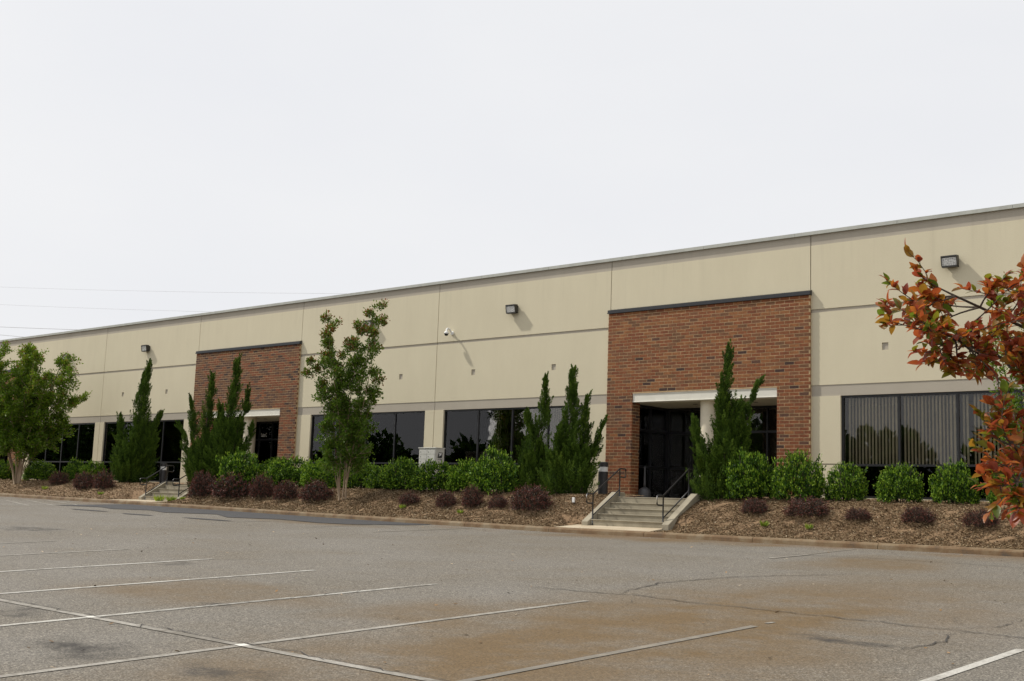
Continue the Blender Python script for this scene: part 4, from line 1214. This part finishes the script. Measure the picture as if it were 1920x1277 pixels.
def myrtle(x, y, label, seed, stems_, mleaf, mbark, leafL, per, tips_red=.25, bare=.32, shoots=11, shootlen=.75, sub=2):
    z = float(zb(x, y)) - .04
    t = thing('crape_myrtle', label, 'tree', (x, y, z), 'small ornamental trees in front of the building')
    g = np.random.default_rng(seed); base = np.array([x, y, z])
    PA = []; b2 = MB()
    for (bx, tx, ty, h, r) in stems_:
        b = MB()
        p0 = base + RTV * bx; top = base + RTV * tx + FWV * ty + np.array([0, 0, h])
        n = 10; s = np.linspace(0, 1, n)
        lat = bx + (tx - bx) * s ** 1.35 + .05 * np.sin(s * 7 + bx * 30)
        pts = base + RTV * lat[:, None] + FWV * (ty * s ** 1.6 + .04 * np.cos(s * 6 + tx))[:, None] + np.array([0, 0, 1.]) * (s * h)[:, None]
        b.tube([tuple(q) for q in pts], list(r * (1 - s * .9)), 8)
        b.build('trunk', mbark, t, smooth=True)
        PA.append((*shoot_leaves(g, pts[int(n * .55):], per * 2, .14, leafL), .75))
        for k in range(shoots):
            q = bare + (1 - bare) * (k + g.random() * .8) / shoots; q = min(q, .98)
            i = min(int(q * (n - 1)), n - 2); st = pts[i] + (pts[i + 1] - pts[i]) * (q * (n - 1) - i)
            an = g.uniform(0, 6.28); o = np.array([math.cos(an), math.sin(an), 0])
            L = shootlen * g.uniform(.6, 1.25) * (1.15 - .55 * q)
            en = st + (o * g.uniform(.45, .95) + np.array([0, 0, g.uniform(.35, 1.0)])) * L
            sp = limb(b2, st, en, r * .28 * (1.1 - q * .6), .005, g, .08, 5)
            PA.append((*shoot_leaves(g, sp[1:], per, .13, leafL), q))
            for _ in range(sub):
                s2 = sp[g.integers(1, 4)]; e2 = s2 + unit(o + g.normal(0, .7, 3) + np.array([0, 0, .45])) * L * g.uniform(.35, .65)
                sp2 = limb(b2, s2, e2, .008, .003, g, .08, 4)
                PA.append((*shoot_leaves(g, sp2, int(per * .8), .11, leafL), q))
    b2.build('branches', mbark, t, kind='stuff')
    P = np.concatenate([a[0] for a in PA]); A = np.concatenate([a[1] for a in PA]); L = np.concatenate([a[2] for a in PA])
    rn = np.concatenate([np.clip(g.normal(.40 + tips_red * max(0, a[4] - .55) , .17, len(a[0])) + .18 * a[3] * a[4] + tips_red * .9 * (a[4] > .8) * (a[3] > .6), 0, 1) for a in PA])
    v, f = leaves(g, P - base, A, L, L * .55, .25)
    put('crown', np_mesh('crown', v, f, mleaf, np.concatenate([rn, rn])), t)
    return t
myrtle(-30.1, 26.55, 'slender multi-stemmed tree with an upright open crown in the middle of the bed', 31,
       [(-.13, -.95, .1, 6.15, .034), (-.05, -.70, -.35, 5.8, .03), (.0, -.15, .3, 5.2, .026), (.05, .25, -.2, 5.9, .032), (.10, .75, .1, 6.75, .034), (.13, 1.0, -.1, 6.1, .026), (-.12, -1.4, .1, 4.7, .016), (.12, .95, .4, 4.2, .014)],
       M['myrtle'], M['bark'], .088, 60, .32, .17, 18, .66, 3)
myrtle(-53.1, 26.95, 'broad leafy tree with pale trunks at the left edge', 32,
       [(-.12, -2.2, .3, 5.6, .055), (-.03, -1.1, -1.0, 6.1, .05), (-.02, -.3, .9, 6.2, .05), (.02, .6, -.9, 6.1, .045), (.12, 1.5, .4, 6.0, .055), (.13, 2.3, -.4, 5.0, .03), (.0, .2, .1, 6.2, .05), (-.12, -1.8, -.8, 4.6, .03), (.05, 1.4, -1.2, 4.8, .025), (.12, 2.3, .6, 4.0, .022), (-.12, -2.0, .8, 3.9, .022)],
       M['myrtlebright'], M['bark'], .105, 72, .2, .24, 19, 1.15, 4)
myrtle(-8.3, 27.0, 'dark-trunked small-leaved tree behind the red branches at the right edge', 33,
       [(.0, .1, 0, 4.9, .06), (.05, .9, .2, 4.6, .05), (-.02, -.55, .1, 4.4, .035)],
       M['myrtlebright'], M['barkdark'], .085, 30, .35, .30, 13, .75, 3)

# foreground tree with red and olive leaves (trunk stands beyond the right edge)
g = np.random.default_rng(77)
tb = np.array([-1.45, 7.55, float(gz(-1.45, 7.55))])
red = thing('red_leaved_tree', 'red and olive leaved tree with large leaves, close by at the right edge', 'tree', tuple(tb))
fork = tb + np.array([-.02, -.05, 1.55])
b = MB()
limb(b, tb, fork, .075, .055, g, .02); 
limb(b, fork, tb + np.array([.25, .1, 3.3]), .05, .02, g, .05)
b.build('trunk', M['barkdark'], red, smooth=True)
ENDS = [(-2.50, 5.95, 2.73), (-2.41, 6.08, 3.02), (-2.32, 6.35, 3.11), (-2.30, 6.0, 2.56), (-2.04, 6.62, 3.16), (-2.22, 6.48, 2.98), (-2.28, 6.25, 2.74), (-2.17, 6.6, 2.84), (-2.14, 6.5, 2.55),
        (-2.10, 6.85, 2.70), (-2.25, 6.11, 2.87), (-2.40, 6.1, 2.83), (-2.28, 6.12, 2.50), (-2.0, 6.7, 2.98), (-1.95, 6.75, 2.62), (-2.05, 6.5, 2.47), (-1.9, 6.9, 3.1), (-1.85, 6.9, 2.8), (-1.95, 6.55, 2.72), (-2.12, 6.35, 2.66), (-1.9, 6.8, 2.5), (-2.3, 6.2, 2.63), (-2.2, 6.4, 2.72), (-2.1, 6.55, 2.6), (-2.05, 6.7, 2.8), (-2.0, 6.6, 2.88), (-2.15, 6.45, 2.9), (-1.95, 6.85, 3.0), (-2.1, 6.3, 2.53), (-2.0, 6.45, 2.6), (-1.88, 6.7, 2.62), (-1.9, 6.6, 2.8), (-1.95, 6.5, 2.42), (-1.9, 6.6, 2.35), (-1.88, 6.6, 2.5), (-2.0, 6.75, 3.05), (-1.92, 6.75, 2.9), (-1.95, 6.65, 2.7), (-2.05, 6.5, 2.75), (-1.85, 6.6, 2.3)]
LOW = [(-2.03, 5.92, 2.09), (-2.03, 5.94, 1.95), (-1.87, 5.98, 1.78), (-1.97, 6.15, 2.04), (-1.92, 6.2, 2.16), (-1.90, 6.15, 1.92), (-1.84, 6.35, 2.05), (-1.82, 6.3, 2.22), (-1.82, 6.25, 1.86), (-1.95, 6.1, 2.12), (-1.93, 6.1, 1.99), (-1.88, 6.2, 2.1), (-1.86, 6.25, 1.97)]
ENDS += [(-2.49, 6.16, 2.87), (-2.45, 6.3, 3.01), (-2.57, 6.3, 2.76), (-2.48, 6.51, 2.92), (-2.33, 6.42, 2.95), (-2.44, 6.55, 2.79), (-2.12, 5.91, 2.54), (-2.33, 6.18, 2.64), (-2.4, 6.54, 3.12), (-2.21, 6.39, 3.07), (-2.23, 6.65, 3.03), (-2.26, 5.85, 2.69), (-2.37, 6.17, 2.53), (-2.21, 6.08, 2.45), (-2.19, 6.35, 2.8), (-2.13, 6.42, 2.89), (-1.91, 6.01, 2.86), (-1.95, 6.23, 2.73), (-2.08, 6.19, 2.63), (-2.17, 6.79, 2.65), (-2.27, 6.57, 2.54), (-2.02, 6.16, 2.43), (-2.11, 6.74, 2.52), (-2.12, 6.01, 2.63), (-2.33, 6.3, 2.85), (-2.3, 5.83, 2.7), (-1.9, 5.99, 2.97), (-2.09, 6.75, 2.97)]
LOW += [(-1.98, 5.85, 2.13), (-1.92, 5.9, 2.16), (-2.02, 6.42, 2.14), (-2.12, 6.27, 2.05), (-1.93, 5.97, 1.98), (-2.02, 6.44, 1.95), (-2.07, 6.07, 1.91), (-2.04, 6.21, 1.89), (-1.89, 5.98, 1.83), (-2.05, 6.38, 2.09), (-2.06, 6.19, 1.97)]
ENDS = [e for i, e in enumerate(ENDS) if e[2] < 3.12 and i % 4 != 2 and not (e[2] > 2.94 and -2.42 < e[0] < -2.2)]
LOW = [e for i, e in enumerate(LOW) if i % 3 != 1 and e not in ((-2.12, 6.27, 2.05), (-2.07, 6.07, 1.91), (-2.03, 5.92, 2.09))]
# some crown beyond the frame too
EXTRA = [tuple(tb + np.array([math.cos(a) * r, math.sin(a) * r, h])) for a, r, h in zip(g.uniform(-2.2, 1.6, 60), g.uniform(.4, 1.3, 60), g.uniform(1.9, 3.5, 60))]
def in_frame(p, mu=958):
    d = np.array(p) - np.array([0, 0, EYE]); w = d @ fw
    return w > .5 and 2212.8 * (d @ rt) / w < mu + 60
EXTRA = [e for e in EXTRA if not in_frame(e)]
hub_hi = tb + np.array([-.12, -.12, 2.3]); hub_lo = tb + np.array([-.12, -.4, 1.72])
b = MB()
limb(b, fork, hub_hi, .03, .02, g); limb(b, fork, hub_lo, .025, .015, g)
twigs = []
mains = [limb(b, hub_hi, q, .016, .006, g, .08, 9) for q in ((-2.28, 6.3, 2.9), (-2.25, 6.2, 2.66), (-2.0, 6.5, 2.96), (-2.1, 6.55, 2.55), (-1.35, 7.9, 3.2), (-1.0, 7.3, 2.9), (-1.9, 8.0, 2.8))]
lows = [limb(b, hub_lo, q, .012, .005, g, .08, 9) for q in ((-1.95, 6.15, 2.08), (-1.92, 6.1, 1.9), (-1.2, 7.0, 2.0))]
nodes_hi = np.concatenate([m_[3:] for m_ in mains]); nodes_lo = np.concatenate([m_[3:] for m_ in lows])
for e in ENDS + LOW + EXTRA:
    e = np.array(e)
    nn = nodes_lo if e[2] < 2.22 else nodes_hi
    st = nn[np.argmin(((nn - e) ** 2).sum(1))]
    if np.linalg.norm(e - st) < .12: e = st + unit(e - st + np.array([0, 0, .05])) * .14
    sp = limb(b, st, e, .006, .002, g, .08, 7)
    twigs.append(sp[2:])
    for _ in range(3):
        s_ = sp[g.integers(2, 7)]; d = unit(unit(e - st) * .8 + g.normal(0, .55, 3) + np.array([0, 0, .2]))
        twigs.append(limb(b, s_, s_ + d * g.uniform(.09, .20), .003, .0012, g, .06, 4))
b.build('branches', M['barkdark'], red, kind='stuff')
def leaf_profile(L, W, bend, fold):
    """curved broad leaf, 14 triangles' worth of faces, along +Y"""
    ts = [0, .18, .42, .68, .88, 1.]
    ws = [.05, .62, 1., .85, .42, .0]
    V, F = [], []
    for t_, w_ in zip(ts, ws):
        y = L * t_; zc = -bend * L * t_ * t_
        V += [(-W / 2 * w_, y, zc + fold * W * w_ * .5), (0, y, zc), (W / 2 * w_, y, zc + fold * W * w_ * .5)]
    for i in range(5):
        a = 3 * i
        F += [(a, a + 1, a + 4, a + 3), (a + 1, a + 2, a + 5, a + 4)]
    return V, F
LEAF = []
for ci in range(6):
    for sh in ((.066, .037, .42, .35), (.050, .029, .6, .5), (.072, .037, .25, .25)):
        V, F = leaf_profile(*sh); me = bpy.data.meshes.new('leaf'); me.from_pydata(V, [], F); me.materials.append(RED[ci]); me.shade_smooth(); LEAF.append(me)
inst = []
for sp in twigs:
    k = 5
    s = np.linspace(.2, 1, k) ** .8
    for j, q in enumerate(s):
        i = min(int(q * (len(sp) - 1)), len(sp) - 2); f_ = q * (len(sp) - 1) - i
        p = sp[i] * (1 - f_) + sp[i + 1] * f_; tan = unit(sp[i + 1] - sp[i])
        sd = unit(np.cross(tan, np.array([0, 0, 1.]))) * (1 if j % 2 else -1)
        for _ in range(2):
            a = unit(tan * .55 + sd * g.uniform(.1, .9) + np.array([0, 0, g.uniform(-.1, .75)]) + g.normal(0, .25, 3))
            up = unit(np.array([0, 0, 1.]) + g.normal(0, .55, 3)); xx = unit(np.cross(a, up)); zz = np.cross(xx, a)
            sc = g.uniform(.7, 1.2)
            outer = np.linalg.norm(p - hub_hi) > .62 or p[2] < 2.25
            ci = g.choice(6, p=[.25, .2, .17, .13, .17, .08] if outer else [.13, .17, .22, .22, .08, .18])
            inst.append((p, xx, a, zz, sc, ci * 3 + int(g.integers(0, 3))))
def in_view(p):
    d = p - np.array([0, 0, EYE]); w = d @ fw
    if w < .5: return None
    u, v = 1106.4 * 2 * (d @ rt) / w, 2212.8 * (d @ dn) / w
    return w if (u < 958 and abs(v) < 640) else None
vis = [(in_view(q[0]), i) for i, q in enumerate(inst)]
order = [i for w, i in sorted((w, i) for w, i in vis if w is not None)]
single = set(order[:300])
Vr, Fr, Mr = [], [], []; off = 0
for i, (p, xx, a, zz, sc, k) in enumerate(inst):
    if i in single:
        o = bpy.data.objects.new('leaf', LEAF[k]); C.objects.link(o); o.parent = red
        q = p - tb
        o.matrix_local = Matrix(((xx[0] * sc, a[0] * sc, zz[0] * sc, q[0]), (xx[1] * sc, a[1] * sc, zz[1] * sc, q[1]), (xx[2] * sc, a[2] * sc, zz[2] * sc, q[2]), (0, 0, 0, 1)))
    else:
        V = np.array([v.co[:] for v in LEAF[k].vertices]) * sc
        Vr.append((p - tb) + V[:, :1] * xx + V[:, 1:2] * a + V[:, 2:] * zz)
        Fr.append(np.array([tuple(pl.vertices) for pl in LEAF[k].polygons]) + off); off += len(V); Mr += [k // 3] * len(LEAF[k].polygons)
put('foliage', np_mesh('foliage', np.concatenate(Vr), np.concatenate(Fr), RED, None, Mr, True), red, kind='stuff')

# the tree belt across the lot, seen only as reflections in the windows
g = np.random.default_rng(91)
P, A, L, rn = [], [], [], []
for i in range(64):
    x = -235 + i * 3.6 + g.normal(0, 1.5); y = -48 + g.normal(0, 4); z0 = float(gz(max(x, -140), -55))
    h = g.uniform(15, 21) if x < -138 else (g.uniform(4.5, 11.5) if x < -75 else g.uniform(6, 14.5)); w = h * g.uniform(.2, .32)
    n = 1300; d = sphere_dirs(g, n) * (g.random(n) ** .4)[:, None]
    P.append(np.array([x, y, z0 + h * .52]) + d * np.array([w, w, h * .5])); A.append(d + g.normal(0, .6, (n, 3))); L.append(g.uniform(.7, 1.3, n)); rn.append(g.random(n) * .7)
P, A, L, rn = map(np.concatenate, (P, A, L, rn))
v, f = leaves(g, P, A, L, L * .7)
o = put('far_treeline', np_mesh('far_treeline', v, f, M['holly'], np.concatenate([rn, rn])))
tag(o, kind='stuff')
